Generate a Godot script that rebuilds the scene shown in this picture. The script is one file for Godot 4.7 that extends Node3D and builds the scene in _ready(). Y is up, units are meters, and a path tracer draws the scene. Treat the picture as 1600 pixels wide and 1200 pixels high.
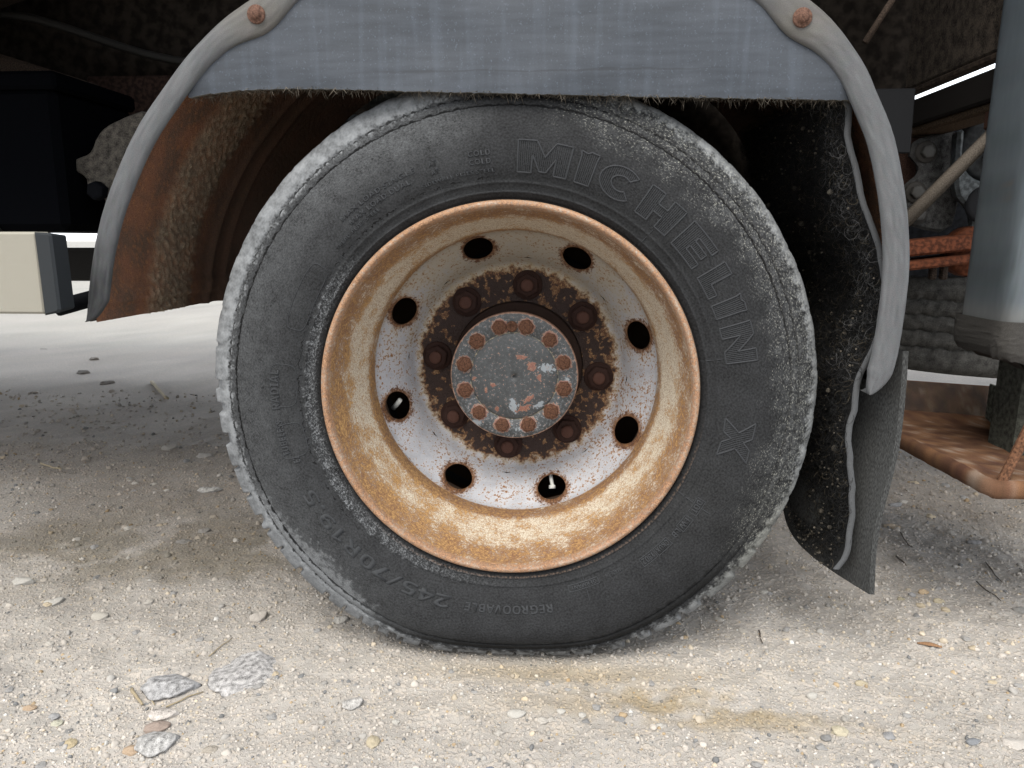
extends Node3D

const YA := 0.4027                      # axle height; the tyre sags a little below its free radius
var rng := RandomNumberGenerator.new()
var gam := PackedByteArray()            # linear 0..1 to sRGB bytes
var taken := {}
var trailer: Node3D
var tp: PackedVector2Array              # tyre profile, x = radius, y = z
var pebble_meshes: Array[ArrayMesh] = []


# ---------------------------------------------------------------- helpers
func lin(r: float, g: float, b: float) -> Color:
	return Color(r, g, b).linear_to_srgb()

func noise(sd: int, freq: float, oct := 3, type := FastNoiseLite.TYPE_SIMPLEX_SMOOTH) -> FastNoiseLite:
	var n := FastNoiseLite.new()
	n.seed = sd
	n.frequency = freq
	n.noise_type = type
	n.fractal_octaves = oct
	n.fractal_type = FastNoiseLite.FRACTAL_FBM if oct > 1 else FastNoiseLite.FRACTAL_NONE
	return n

func ss(a: float, b: float, x: float) -> float:
	return smoothstep(a, b, x)

func tex_from(bytes: PackedByteArray, w: int, h: int, fmt := Image.FORMAT_RGB8) -> ImageTexture:
	return ImageTexture.create_from_image(Image.create_from_data(w, h, false, fmt, bytes))

func gb(v: float) -> int:
	return gam[clampi(int(v * 4095.0), 0, 4095)]

func named(n: String) -> String:
	var k: int = taken.get(n, 0)
	taken[n] = k + 1
	return n if k == 0 else "%s_%03d" % [n, k]

func put(called: String, mesh: Mesh, m: Material, parent: Node3D, at := Vector3.ZERO) -> MeshInstance3D:
	var o := MeshInstance3D.new()
	var n := called
	var k := 0
	while parent.has_node(NodePath(n)):
		k += 1
		n = "%s_%03d" % [called, k]
	o.name = n
	o.mesh = mesh
	o.material_override = m
	o.position = at
	parent.add_child(o, true)
	return o

func holder(called: String, parent: Node3D) -> Node3D:
	var o := Node3D.new()
	o.name = called
	parent.add_child(o, true)
	return o

func copy_of(o: Node3D, parent: Node3D) -> Node3D:
	var c: Node3D = o.duplicate()
	var base := String(o.name)
	var k := 1
	while parent.has_node(NodePath("%s_%03d" % [base, k])):
		k += 1
	c.name = "%s_%03d" % [base, k]
	parent.add_child(c, true)
	return c

func tag(o: Node3D, label: String, category: String, group := "", kind := "") -> void:
	o.set_meta("label", label)
	if category: o.set_meta("category", category)
	if group: o.set_meta("group", group)
	if kind: o.set_meta("kind", kind)

# a grid of (nu+1) x (nv+1) points; f(i, j) gives the place, uv(i, j) and col(i, j) are optional
func grid(nu: int, nv: int, f: Callable, flip := false, uv = null, col = null) -> ArrayMesh:
	var pos := PackedVector3Array()
	var uvs := PackedVector2Array()
	var cols := PackedColorArray()
	for j in nv + 1:
		for i in nu + 1:
			pos.append(f.call(i, j))
			uvs.append(uv.call(i, j) if uv != null else Vector2(float(i) / nu, float(j) / nv))
			if col != null: cols.append(col.call(i, j))
	var idx := PackedInt32Array()
	for j in nv:
		for i in nu:
			var a := j * (nu + 1) + i
			var b := a + 1
			var c := a + nu + 1
			var d := c + 1
			if flip: idx.append_array([a, b, c, b, d, c])
			else: idx.append_array([a, c, b, b, c, d])
	return finish(pos, uvs, cols, idx)

func finish(pos: PackedVector3Array, uvs: PackedVector2Array, cols: PackedColorArray, idx: PackedInt32Array) -> ArrayMesh:
	var arr := []
	arr.resize(Mesh.ARRAY_MAX)
	arr[Mesh.ARRAY_VERTEX] = pos
	if uvs.size(): arr[Mesh.ARRAY_TEX_UV] = uvs
	if cols.size(): arr[Mesh.ARRAY_COLOR] = cols
	arr[Mesh.ARRAY_INDEX] = idx
	var st := SurfaceTool.new()
	st.create_from_arrays(arr)
	st.generate_normals()
	return st.commit()

# a lathe about the z axis from a profile of (radius, z)
func lathe(prof: PackedVector2Array, segs: int, flip := false) -> ArrayMesh:
	return grid(segs, prof.size() - 1, func(i, j): return ring(float(i) / segs * TAU, prof[j].x, prof[j].y), flip)

func ring(a: float, r: float, z: float) -> Vector3:
	return Vector3(r * sin(a), r * cos(a), z)

func soften(p: PackedVector2Array, per: int) -> PackedVector2Array:      # Catmull-Rom
	var out := PackedVector2Array()
	for i in p.size() - 1:
		var a := p[maxi(i - 1, 0)]
		var d := p[mini(i + 2, p.size() - 1)]
		for k in per:
			out.append(p[i].cubic_interpolate(p[i + 1], a, d, float(k) / per))
	out.append(p[p.size() - 1])
	return out

# a box with chamfered edges
func slab(size: Vector3, bev := 0.004) -> ArrayMesh:
	var h := size / 2
	bev = minf(bev, minf(h.x, minf(h.y, h.z)) * 0.9)
	var st := SurfaceTool.new()
	st.begin(Mesh.PRIMITIVE_TRIANGLES)
	st.set_smooth_group(-1)
	var pts := {}
	for ax in 3:
		for s: float in [-1.0, 1.0]:
			var q := []
			for uvp: Array in [[-1, -1], [1, -1], [1, 1], [-1, 1]]:
				var v := Vector3.ZERO
				v[ax] = s * h[ax]
				v[(ax + 1) % 3] = uvp[0] * (h[(ax + 1) % 3] - bev)
				v[(ax + 2) % 3] = uvp[1] * (h[(ax + 2) % 3] - bev)
				q.append(v)
				pts[Vector4(signf(v.x), signf(v.y), signf(v.z), ax)] = v
			quad(st, q[0], q[1], q[2], q[3], s < 0)
	for ax in 3:                          # edge bevels along axis ax
		var b := (ax + 1) % 3
		var c := (ax + 2) % 3
		for sb: float in [-1.0, 1.0]:
			for sc: float in [-1.0, 1.0]:
				var k1 := Vector4(0, 0, 0, b)
				k1[b] = sb
				k1[c] = sc
				var k2 := k1
				k2.w = c
				var k3 := k1
				var k4 := k2
				k1[ax] = -1
				k2[ax] = -1
				k3[ax] = 1
				k4[ax] = 1
				quad(st, pts[k1], pts[k2], pts[k4], pts[k3], sb * sc < 0)
	for sx: float in [-1.0, 1.0]:
		for sy: float in [-1.0, 1.0]:
			for sz: float in [-1.0, 1.0]:
				var a: Vector3 = pts[Vector4(sx, sy, sz, 0)]
				var b: Vector3 = pts[Vector4(sx, sy, sz, 1)]
				var c: Vector3 = pts[Vector4(sx, sy, sz, 2)]
				if sx * sy * sz > 0: tri(st, a, c, b)
				else: tri(st, a, b, c)
	st.generate_normals()
	return st.commit()

func tri(st: SurfaceTool, a: Vector3, b: Vector3, c: Vector3) -> void:
	st.add_vertex(a)
	st.add_vertex(b)
	st.add_vertex(c)

func quad(st: SurfaceTool, a: Vector3, b: Vector3, c: Vector3, d: Vector3, flip := false) -> void:
	if flip:
		tri(st, a, b, c)
		tri(st, a, c, d)
	else:
		tri(st, a, c, b)
		tri(st, a, d, c)

# a tube of given radii through points
func tube(pts: PackedVector3Array, rad: PackedFloat32Array, sides := 8) -> ArrayMesh:
	var n := pts.size()
	var p2 := pts.duplicate()
	return grid(sides, n + 1, func(i, j):
		var k := clampi(j - 1, 0, n - 1)
		var t: Vector3 = (p2[mini(k + 1, n - 1)] - p2[maxi(k - 1, 0)]).normalized()
		var side := t.cross(Vector3.UP if absf(t.y) < 0.9 else Vector3.RIGHT).normalized()
		var up := side.cross(t)
		var a := float(i) / sides * TAU
		var r: float = 0.0 if j == 0 or j == n + 1 else rad[k]
		return p2[k] + (side * cos(a) + up * sin(a)) * r)

# a flat outline in the xy plane with thickness along z, bevelled front edge
func plate(outline: PackedVector2Array, z0: float, z1: float, bev := 0.003) -> ArrayMesh:
	var st := SurfaceTool.new()
	st.begin(Mesh.PRIMITIVE_TRIANGLES)
	st.set_smooth_group(-1)
	if not Geometry2D.is_polygon_clockwise(outline):
		outline.reverse()
	var inner := outline
	var shrunk := Geometry2D.offset_polygon(outline, -bev)
	var n := outline.size()
	inner = PackedVector2Array()
	for i in n:
		var a := outline[(i + n - 1) % n]
		var b := outline[i]
		var c := outline[(i + 1) % n]
		var n1 := (b - a).normalized().orthogonal()
		var n2 := (c - b).normalized().orthogonal()
		var m := (n1 + n2).normalized()
		inner.append(b - m * bev if Geometry2D.is_point_in_polygon(b - m * bev * 0.5, outline) else b + m * bev)
	var t := Geometry2D.triangulate_polygon(inner)
	for k in range(0, t.size(), 3):
		var v := [inner[t[k]], inner[t[k + 1]], inner[t[k + 2]]]
		var ccw: bool = (v[1] - v[0]).cross(v[2] - v[0]) > 0
		var p := []
		for q in v: p.append(Vector3(q.x, q.y, z1))
		if ccw: tri(st, p[0], p[2], p[1])
		else: tri(st, p[0], p[1], p[2])
		p = []
		for q in v: p.append(Vector3(q.x, q.y, z0))
		if ccw: tri(st, p[0], p[1], p[2])
		else: tri(st, p[0], p[2], p[1])
	for i in n:
		var a := outline[i]
		var b := outline[(i + 1) % n]
		var ai := inner[i]
		var bi := inner[(i + 1) % n]
		quad(st, Vector3(ai.x, ai.y, z1), Vector3(bi.x, bi.y, z1), Vector3(b.x, b.y, z1 - bev), Vector3(a.x, a.y, z1 - bev))
		quad(st, Vector3(a.x, a.y, z1 - bev), Vector3(b.x, b.y, z1 - bev), Vector3(bi.x, bi.y, z0), Vector3(ai.x, ai.y, z0))
	st.generate_normals()
	return st.commit()

func prism6(r: float, h: float, turn: float, round_top := 0.12) -> ArrayMesh:      # a hexagonal bolt head on the z axis
	var prof := PackedVector2Array([Vector2(r, 0), Vector2(r, h * (1.0 - round_top)), Vector2(r * 0.9, h), Vector2(r * 0.5, h * 1.04), Vector2(0, h * 1.04)])
	var seg := 24
	return grid(seg, prof.size() - 1, func(i, j):
		var a := float(i) / seg * TAU
		var k: float = fmod(a, TAU / 6) - TAU / 12
		var hexr: float = 1.0 / cos(k) * 0.93
		return ring(a + turn, prof[j].x * lerpf(hexr, 1.0, 0.12), prof[j].y))


# ---------------------------------------------------------------- materials
var grain: ImageTexture
var blotch: ImageTexture
var worm: ImageTexture
var rock: ImageTexture

func make_noise_textures() -> void:
	var n1 := noise(11, 0.09, 4).get_seamless_image(512, 512)
	var n2 := noise(12, 0.02, 5).get_seamless_image(512, 512)
	var n3 := noise(13, 0.055, 2)
	n3.domain_warp_enabled = true
	n3.domain_warp_amplitude = 22.0
	n3.domain_warp_frequency = 0.03
	var im3 := n3.get_seamless_image(512, 512)
	grain = shade_tex(n1, 0.55, 1.0)
	blotch = shade_tex(n2, 0.35, 1.0)
	worm = shade_tex(im3, 0.3, 1.0)
	var d1 := noise(14, 0.018, 5).get_seamless_image(512, 512).get_data()
	var d2 := noise(15, 0.11, 3).get_seamless_image(512, 512).get_data()
	for i in d1.size():
		d1[i] = gb(clampf(.62 + (d1[i] - 128) / 255.0 * .9 + (d2[i] - 128) / 255.0 * .75, .12, 1.0))
	rock = tex_from(d1, 512, 512, Image.FORMAT_L8)

func shade_tex(im: Image, lo: float, hi: float) -> ImageTexture:
	im.convert(Image.FORMAT_L8)
	var d := im.get_data()
	for i in d.size():
		d[i] = gb(lerpf(lo, hi, smoothstep(0.15, 0.85, d[i] / 255.0)))
	return tex_from(d, im.get_width(), im.get_height(), Image.FORMAT_L8)

func mat(r: float, g: float, b: float, rough := 0.8, tex: ImageTexture = null, scale := 4.0, relief := 0.0, metal := 0.0, vcol := false) -> StandardMaterial3D:
	var m := StandardMaterial3D.new()
	m.albedo_color = lin(r, g, b)
	m.roughness = rough
	m.metallic = metal
	m.vertex_color_use_as_albedo = vcol
	m.metallic_specular = .32
	if tex:
		m.albedo_texture = tex
		m.uv1_triplanar = true
		m.uv1_scale = Vector3.ONE * scale
		if relief > 0.0:
			m.heightmap_enabled = true
			m.heightmap_texture = tex
			m.heightmap_scale = relief
	return m


# ---------------------------------------------------------------- the tyre
func tyre_profile() -> void:
	var a := PackedVector2Array([Vector2(.250, -.030), Vector2(.258, -.016), Vector2(.263, -.004), Vector2(.2665, .0015), Vector2(.270, .0050), Vector2(.2725, .0078), Vector2(.275, .0074), Vector2(.281, .0098), Vector2(.2845, .0125), Vector2(.288, .0125), Vector2(.300, .0175), Vector2(.315, .0205), Vector2(.330, .0220), Vector2(.345, .0218), Vector2(.360, .0195), Vector2(.372, .0160), Vector2(.378, .0135)])
	a = soften(a, 3)
	var b := PackedVector2Array([Vector2(.3795, .0112), Vector2(.381, .0128), Vector2(.386, .0105), Vector2(.3885, .0092), Vector2(.390, .0068), Vector2(.3915, .0080), Vector2(.396, .0060), Vector2(.400, .0040), Vector2(.404, .0016), Vector2(.4075, -.0010), Vector2(.4105, -.0040), Vector2(.4135, -.0080), Vector2(.416, -.0130), Vector2(.418, -.0200), Vector2(.4190, -.0300), Vector2(.4195, -.0450), Vector2(.4195, -.070), Vector2(.4195, -.0705), Vector2(.408, -.072), Vector2(.408, -.080), Vector2(.4195, -.082), Vector2(.4195, -.14), Vector2(.4195, -.19), Vector2(.4135, -.212), Vector2(.400, -.224), Vector2(.360, -.240), Vector2(.315, -.240), Vector2(.262, -.222), Vector2(.250, -.20)])
	a.append_array(b)
	tp = a

# place of a point of the profile turned to angle a, with the sag over the contact patch
func tyre_at(a: float, r: float, z: float) -> Vector3:
	var d := wrapf(a - PI, -PI, PI)
	var low := exp(-pow(d / 0.42, 2.0))
	if r > .37: r += (r - .37) * .16 * (1.0 - .75 * exp(-pow(d / .55, 2.0)))
	if z > -0.06:
		z += low * 0.012 * exp(-pow((r - 0.372) / 0.04, 2.0))
	var free := .4274 - .0057 * exp(-pow(d / .55, 2.0))
	var reach := free
	if absf(d) < 1.2:
		var flat := (YA + .002) / cos(d)
		var e := (free - flat) / .0075
		reach = free - .0075 * (log(1.0 + exp(e)) if e < 30.0 else e)
	if r > .262:
		r = .262 + (r - .262) * (reach - .262) / (free - .262)
	return ring(a, r, z)

func side_z(r: float) -> float:
	for k in tp.size() - 1:
		if r >= tp[k].x and r <= tp[k + 1].x:
			return lerpf(tp[k].y, tp[k + 1].y, (r - tp[k].x) / maxf(tp[k + 1].x - tp[k].x, 1e-6))
	return 0.0

func on_side(a: float, r: float, off: float) -> Vector3:
	return tyre_at(a, r, side_z(r) + off)

const TW := 2048
const TH := 448
const R0 := 0.2645
const R1 := 0.4200

func build_tyre(wheel: Node3D) -> void:
	var wob := noise(21, 1.0, 2)
	var pitch := 58
	var nu := pitch * 24
	var mesh := grid(nu, tp.size() - 1, func(i, j):
		var a: float = float(i) / nu * TAU
		var r: float = tp[j].x
		var z: float = tp[j].y
		var w: float = wob.get_noise_2d(sin(a) * 9.0 + 40.0, cos(a) * 9.0)
		if r > .3995 and z > -.06:
			var worn := 0.10 + 0.90 * ss(105.0, 150.0, rad_to_deg(a)) * (1.0 - ss(255.0, 290.0, rad_to_deg(a)))
			var ph: float = fposmod(a / TAU * pitch + w * 0.5, 1.0)
			var gap := ss(.70, .74, ph) * (1.0 - ss(.94, .98, ph))
			var edge := ss(.399, .408, r)
			r -= gap * worn * 0.0038 * edge
			z -= gap * worn * 0.0080 * edge
			r += w * 0.0009
			z += wob.get_noise_2d(a * 60.0, r * 400.0) * 0.0005 * edge
		elif absf(r - .3795) < .0006 or absf(r - .390) < .0006:
			z -= 0.0006 + 0.0016 * wob.get_noise_2d(a * 14.0, r * 900.0)
		elif r > .375 and z > 0.0:
			z += wob.get_noise_2d(a * 40.0, r * 300.0) * 0.0006
		return tyre_at(a, r, z), true, func(i, j):
			var r: float = tp[j].x
			return Vector2(float(i) / nu, clampf((r - R0) / (R1 - R0), 0.0, 1.0) if tp[j].y > -.05 else 1.0))
	# colour and relief
	var na := noise(31, 2.2, 4)
	var nb := noise(32, 26.0, 3)
	var nc := noise(33, 120.0, 2)
	var nd := noise(34, 7.0, 3)
	var col := PackedByteArray()
	var hei := PackedByteArray()
	col.resize(TW * TH * 3)
	hei.resize(TW * TH)
	var rn := RandomNumberGenerator.new()
	rn.seed = 5
	for y in TH:
		var r := lerpf(R0, R1, (y + 0.5) / TH)
		for x in TW:
			var an := (x + 0.5) / TW * TAU
			var dg := (x + 0.5) / TW * 360.0
			var px := sin(an) * r * 10.0
			var py := cos(an) * r * 10.0
			var lo := na.get_noise_2d(px, py) * 1.5
			var hi := nb.get_noise_2d(px, py) * 1.4
			var fi := nc.get_noise_2d(px, py) * 1.4
			var md := nd.get_noise_2d(px, py) * 1.4
			var left := ss(180.0, 230.0, dg) * (1.0 - ss(345.0, 360.0, dg))
			var right := ss(0.0, 25.0, dg) * (1.0 - ss(105.0, 135.0, dg))
			var c := 0.0125 + 0.003 * lo + 0.005 * hi + 0.005 * fi
			# dust on the left half, thin and streaky
			var dust := left * (0.14 + 0.04 * md + 0.03 * lo + 0.05 * hi + 0.11 * fi) * (0.30 + 0.70 * ss(.285, .39, r) + .35 * ss(300.0, 335.0, dg) * ss(.33, .36, r))
			dust += (1.0 - left) * 0.018 * (1.0 + hi)
			# pale worn shoulder
			var top := 1.0 - ss(0.0, 14.0, dg) + ss(340.0, 352.0, dg)
			var start := .388 - 0.006 * left + .011 * right + 0.004 * ss(118.0, 135.0, dg) * (1.0 - ss(195.0, 212.0, dg)) + .007 * top
			var sh := ss(start, start + .013, r + 0.005 * md + .003 * hi) * clampf(0.66 + 0.12 * hi + 0.22 * md + .2 * lo, .2, 1.0)
			dust = maxf(dust, sh)
			# clay dried on the lower left of the sidewall
			var clay := ss(206.0, 214.0, dg) * (1.0 - ss(244.0, 252.0, dg))
			clay *= ss(.0, .03, r - (.354 + 0.010 * sin(dg * .16) + .014 * md + .006 * hi))
			dust = maxf(dust, clay * (.55 + .3 * fi))
			# pale grit on the upper right
			var grit := .85 * right * ss(.335, .395, r + .015 * lo) * (1.0 - .6 * ss(.405, .415, r))
			var sp := ss(.72 - .18 * grit, .88 - .18 * grit, fi * .9 + hi * .35) * ss(.02, .4, grit)
			dust = maxf(dust, grit * (.12 + .10 * hi + .10 * md))
			# chalky ring at the bead on the left and below
			var bead := (1.0 - ss(.004, .011, absf(r - .277 - .004 * md))) * ss(165.0, 235.0, dg) * (1.0 - ss(295.0, 320.0, dg))
			dust = maxf(dust, bead * ss(.10, .60, fi + hi * .6 + md * .4) * .75)
			dust = clampf(dust, 0.0, 1.0)
			var warm := right * .12 + ss(150.0, 120.0, dg) * ss(100.0, 120.0, dg) * .5
			var dr := lerpf(.200, .235, warm)
			var cr := lerpf(c, dr, dust)
			var cg := lerpf(c * 1.03, dr * (1.04 - .06 * warm), dust)
			var cb := lerpf(c * 1.10, dr * (1.08 - .28 * warm), dust)
			if sp > 0.0:
				cr = lerpf(cr, .36, sp * .75)
				cg = lerpf(cg, .355, sp * .75)
				cb = lerpf(cb, .30, sp * .75)
			# black wet-looking shoulder lower right
			var blk := ss(118.0, 135.0, dg) * (1.0 - ss(192.0, 206.0, dg)) * ss(.374, .380, r + .004 * md) * (1.0 - ss(.387, .393, r + .003 * md + .002 * hi))
			var bl := 1.0 - .6 * blk
			cr *= bl
			cg *= bl
			cb *= bl
			# reddish tide mark near the rim
			var tide := (1.0 - ss(.0006, .0016, absf(r - .2715 - .0006 * md))) * ss(95.0, 115.0, dg) * (1.0 - ss(200.0, 230.0, dg)) * (.5 + hi)
			cr += .05 * maxf(tide, 0.0)
			cg += .03 * maxf(tide, 0.0)
			cb += .018 * maxf(tide, 0.0)
			# cracks: two along the shoulder and a broken one further in
			var h := 0.55 + 0.10 * fi + 0.08 * hi
			var side := 1.0 - ss(60.0, 100.0, dg) + ss(195.0, 225.0, dg)
			var cw := .0013 + .0006 * md
			var k1 := (1.0 - ss(cw * .4, cw, absf(r - .3795 - .0007 * hi - .0012 * md))) * side
			var k2 := (1.0 - ss(cw * .4, cw, absf(r - .3890 - .0010 * hi - .0020 * md))) * side * ss(-.5, .1, md)
			var k3 := (1.0 - ss(.0004, .0009, absf(r - .2905 - .004 * md - .0012 * hi))) * ss(-.15, .2, md + .3 * lo) * ss(218.0, 235.0, dg) * (1.0 - ss(352.0, 358.0, dg))
			var k4 := (1.0 - ss(.0003, .0007, absf(hi * .03 + md * .02 + (r - .300)))) * (1.0 - ss(50.0, 90.0, dg)) * .5
			var k := clampf(maxf(maxf(k1, k2), maxf(k3, k4)), 0.0, 1.0)
			var kk := 1.0 - .86 * k
			h -= .5 * k
			var o := (y * TW + x) * 3
			col[o] = gb(cr * kk)
			col[o + 1] = gb(cg * kk)
			col[o + 2] = gb(cb * kk)
			hei[y * TW + x] = clampi(int(h * 255.0), 0, 255)
	var m := StandardMaterial3D.new()
	m.albedo_texture = tex_from(col, TW, TH)
	m.roughness = 0.80
	m.metallic_specular = 0.30
	m.heightmap_enabled = true
	m.heightmap_texture = tex_from(hei, TW, TH, Image.FORMAT_L8)
	m.heightmap_scale = 0.16
	var t := put("tyre", mesh, m, wheel)
	t.set_meta("label", "worn grey tyre with cracked dusty shoulder and raised lettering")
	var rim_m := mat(.034, .036, .039, .75, grain, 30.0, .05)
	rim_m.metallic_specular = .35
	build_lettering(wheel, rim_m)

# raised ridge along a line of (degrees, radius) points
func ridge(st: SurfaceTool, pts: Array, closed: bool, w := .0016, h := .0011) -> void:
	var n := pts.size()
	for s in (n if closed else n - 1):
		var p: Vector2 = pts[s]
		var q: Vector2 = pts[(s + 1) % n]
		var arc := deg_to_rad(q.x - p.x) * (p.y + q.y) / 2
		var along := Vector2(arc, q.y - p.y)
		var cuts := maxi(1, int(along.length() / .006))
		var nrm := along.normalized().orthogonal() * w / 2
		for c in cuts:
			var ring4 := []
			for e in 2:
				var f := float(c + e) / cuts
				var d := deg_to_rad(lerpf(p.x, q.x, f))
				var r := lerpf(p.y, q.y, f)
				var o := Vector2(nrm.x / r, nrm.y)
				ring4.append([on_side(d + o.x * 1.5, r + o.y * 1.5, -.0006), on_side(d + o.x * .6, r + o.y * .6, h), on_side(d - o.x * .6, r - o.y * .6, h), on_side(d - o.x * 1.5, r - o.y * 1.5, -.0006)])
			for k in 3:
				quad(st, ring4[0][k], ring4[1][k], ring4[1][k + 1], ring4[0][k + 1], true)

func inside_spans(poly: Array, x: float) -> Array:
	var ys := []
	for i in poly.size():
		var p: Vector2 = poly[i]
		var q: Vector2 = poly[(i + 1) % poly.size()]
		if (p.x <= x) != (q.x <= x):
			ys.append(lerpf(p.y, q.y, (x - p.x) / (q.x - p.x)))
	ys.sort()
	return ys

# outlines on a unit box, x along the arc, y outwards
func glyph(ch: String) -> Array:
	match ch:
		"M": return [[0, 0], [.0, 1], [.34, 1], [.52, .52], [.70, 1], [1, 1], [1, 0], [.74, 0], [.74, .52], [.58, .06], [.44, .06], [.28, .55], [.28, 0]]
		"I": return [[0, 0], [0, .82], [-.08, 1], [.3, .94], [.55, 1.02], [1.05, 1], [1, .82], [1, 0]]
		"L": return [[0, 0], [0, 1], [.5, 1], [.5, .28], [1, .28], [1, 0]]
		"H": return [[0, 0], [0, 1], [.36, 1], [.36, .63], [.64, .63], [.64, 1], [1, 1], [1, 0], [.64, 0], [.64, .36], [.36, .36], [.36, 0]]
		"E": return [[0, 0], [0, 1], [1, 1], [1, .76], [.42, .76], [.42, .61], [.92, .61], [.92, .40], [.42, .40], [.42, .24], [1, .24], [1, 0]]
		"N": return [[0, 0], [0, 1], [.34, 1], [.70, .42], [.70, 1], [1, 1], [1, 0], [.68, 0], [.30, .60], [.30, 0]]
		"X": return [[0, .0], [.32, .5], [.04, 1], [.42, .98], [.54, .72], [.70, .98], [1, 1.0], [.72, .5], [1, 0], [.64, .02], [.5, .3], [.36, .02]]
		"C":
			var out := []
			for k in 21:
				var a := deg_to_rad(48.0 + 264.0 * k / 20.0)
				out.append([.55 + .55 * cos(a), .5 + .51 * sin(a)])
			for k in 21:
				var a := deg_to_rad(312.0 - 264.0 * k / 20.0)
				out.append([.57 + .26 * cos(a), .5 + .24 * sin(a)])
			return out
	return []

func build_lettering(wheel: Node3D, m: Material) -> void:
	var word := [["M", 2.6, 14.8], ["I", 17.0, 20.7], ["C", 22.4, 31.6], ["H", 34.0, 43.6], ["E", 46.1, 54.5], ["L", 57.3, 63.4], ["I", 65.4, 69.0], ["N", 71.6, 80.8], ["X", 95.2, 105.2]]
	for w in word:
		var st := SurfaceTool.new()
		st.begin(Mesh.PRIMITIVE_TRIANGLES)
		var poly := []
		for g in glyph(w[0]):
			poly.append(Vector2(lerpf(w[1], w[2], g[0]), lerpf(.297, .337, g[1])))
		ridge(st, poly, true, .0019, .0013)
		var d: float = float(w[1]) + .45
		while d < w[2]:
			var ys := inside_spans(poly, d)
			for k in range(0, ys.size() - 1, 2):
				ridge(st, [Vector2(d, ys[k]), Vector2(d, ys[k + 1])], false, .0008, .0006)
			d += .46
		st.generate_normals()
		put("raised_letter", st.commit(), m, wheel)
	# smaller moulded text
	var font := SystemFont.new()
	font.font_names = PackedStringArray(["Droid Sans"])
	font.font_weight = 700
	for t in [["REGROOVABLE", 168.0, 191.2, .3125, .013], ["245/70R19.5", 195.2, 243.5, .3085, .019], ["DOT", 118.4, 121.9, .3000, .0085], ["FW LB", 124.2, 130.2, .3000, .0085], ["CKUX", 132.2, 136.2, .3000, .0085], ["1802", 137.2, 141.0, .3000, .0085], ["MADE IN", 147.2, 151.6, .2930, .0055], ["GERMANY", 154.6, 162.0, .2930, .0055],
			["MAX LOAD SINGLE", 317.0, 338.0, .3195, .0066], ["AT", 341.5, 343.5, .3195, .0066], ["COLD", 351.0, 356.2, .3190, .0066], ["MAX LOAD DUAL", 318.0, 336.0, .3085, .0066], ["AT", 341.5, 343.5, .3085, .0066], ["COLD", 351.0, 356.2, .3085, .0066], ["TREAD PLIES STEEL", 311.0, 326.0, .3000, .0045], ["SIDEWALL PLIES STEEL", 338.0, 357.0, .2975, .0045], ["TUBELESS", 254.0, 263.0, .318, .010], ["RADIAL", 266.0, 276.0, .318, .012], ["E2", 251.5, 253.2, .308, .010]]:
		var tm := TextMesh.new()
		tm.text = t[0]
		tm.font = font
		tm.font_size = 64
		tm.pixel_size = 0.01
		tm.depth = 0.08
		tm.curve_step = 2.0
		var bent := bend(tm, t[1], t[2], t[3], t[4])
		if bent:
			put("moulded_text", bent, m, wheel)
	# moulding lines, the frames round the codes and the long oval
	var st := SurfaceTool.new()
	st.begin(Mesh.PRIMITIVE_TRIANGLES)
	for d: float in [342.5, 310.2, 257.0, 40.5, 79.5]:
		ridge(st, [Vector2(d, .2665), Vector2(d, .294)], false, .0009, .0006)
	ridge(st, [Vector2(119.5, .274), Vector2(119.8, .298)], false, .0010, .0007)
	ridge(st, [Vector2(119.9, .310), Vector2(120.0, .324)], false, .0010, .0007)
	ridge(st, [Vector2(157.5, .274), Vector2(157.8, .290)], false, .0010, .0007)
	ridge(st, [Vector2(157.9, .301), Vector2(158.2, .318)], false, .0010, .0007)
	for f in [[117.9, 122.4, .2985, .3105], [123.6, 127.6, .2985, .3105], [131.8, 136.5, .2985, .3105], [136.9, 141.4, .2985, .3105], [154.0, 162.7, .2915, .3000]]:
		ridge(st, [Vector2(f[0], f[2]), Vector2(f[0], f[3]), Vector2((f[0] + f[1]) / 2, f[3]), Vector2(f[1], f[3]), Vector2(f[1], f[2]), Vector2((f[0] + f[1]) / 2, f[2])], true, .0010, .0006)
	for f in [[287.0, 305.0, .292, .3185], [253.0, 262.0, .293, .331], [266.5, 277.5, .295, .33]]:
		var o := []
		for k in 48:
			var a := TAU * k / 48
			var cx := signf(cos(a)) * pow(absf(cos(a)), .45)
			var cy := signf(sin(a)) * pow(absf(sin(a)), .45)
			o.append(Vector2((f[0] + f[1]) / 2 + (f[1] - f[0]) / 2 * cx, (f[2] + f[3]) / 2 + (f[3] - f[2]) / 2 * cy))
		ridge(st, o, true, .0011, .0007)
	st.generate_normals()
	put("moulding_lines", st.commit(), m, wheel)

func bend(tm: TextMesh, d0: float, d1: float, r0: float, hgt: float) -> ArrayMesh:
	var arr := tm.get_mesh_arrays()
	if arr.is_empty(): return null
	var v: PackedVector3Array = arr[Mesh.ARRAY_VERTEX]
	var lo := Vector3.INF
	var hi := -Vector3.INF
	for p in v:
		lo = lo.min(p)
		hi = hi.max(p)
	for i in v.size():
		var a := deg_to_rad(lerpf(d0, d1, (v[i].x - lo.x) / (hi.x - lo.x)))
		var r := r0 + (v[i].y - lo.y) / (hi.y - lo.y) * hgt
		v[i] = on_side(a, r, .0009 if v[i].z > 0.0 else -.0006)
	var out := []
	out.resize(Mesh.ARRAY_MAX)
	out[Mesh.ARRAY_VERTEX] = v
	out[Mesh.ARRAY_INDEX] = arr[Mesh.ARRAY_INDEX]
	var st := SurfaceTool.new()
	st.create_from_arrays(out)
	st.deindex()
	st.set_smooth_group(-1)
	st.generate_normals()
	return st.commit()


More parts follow.
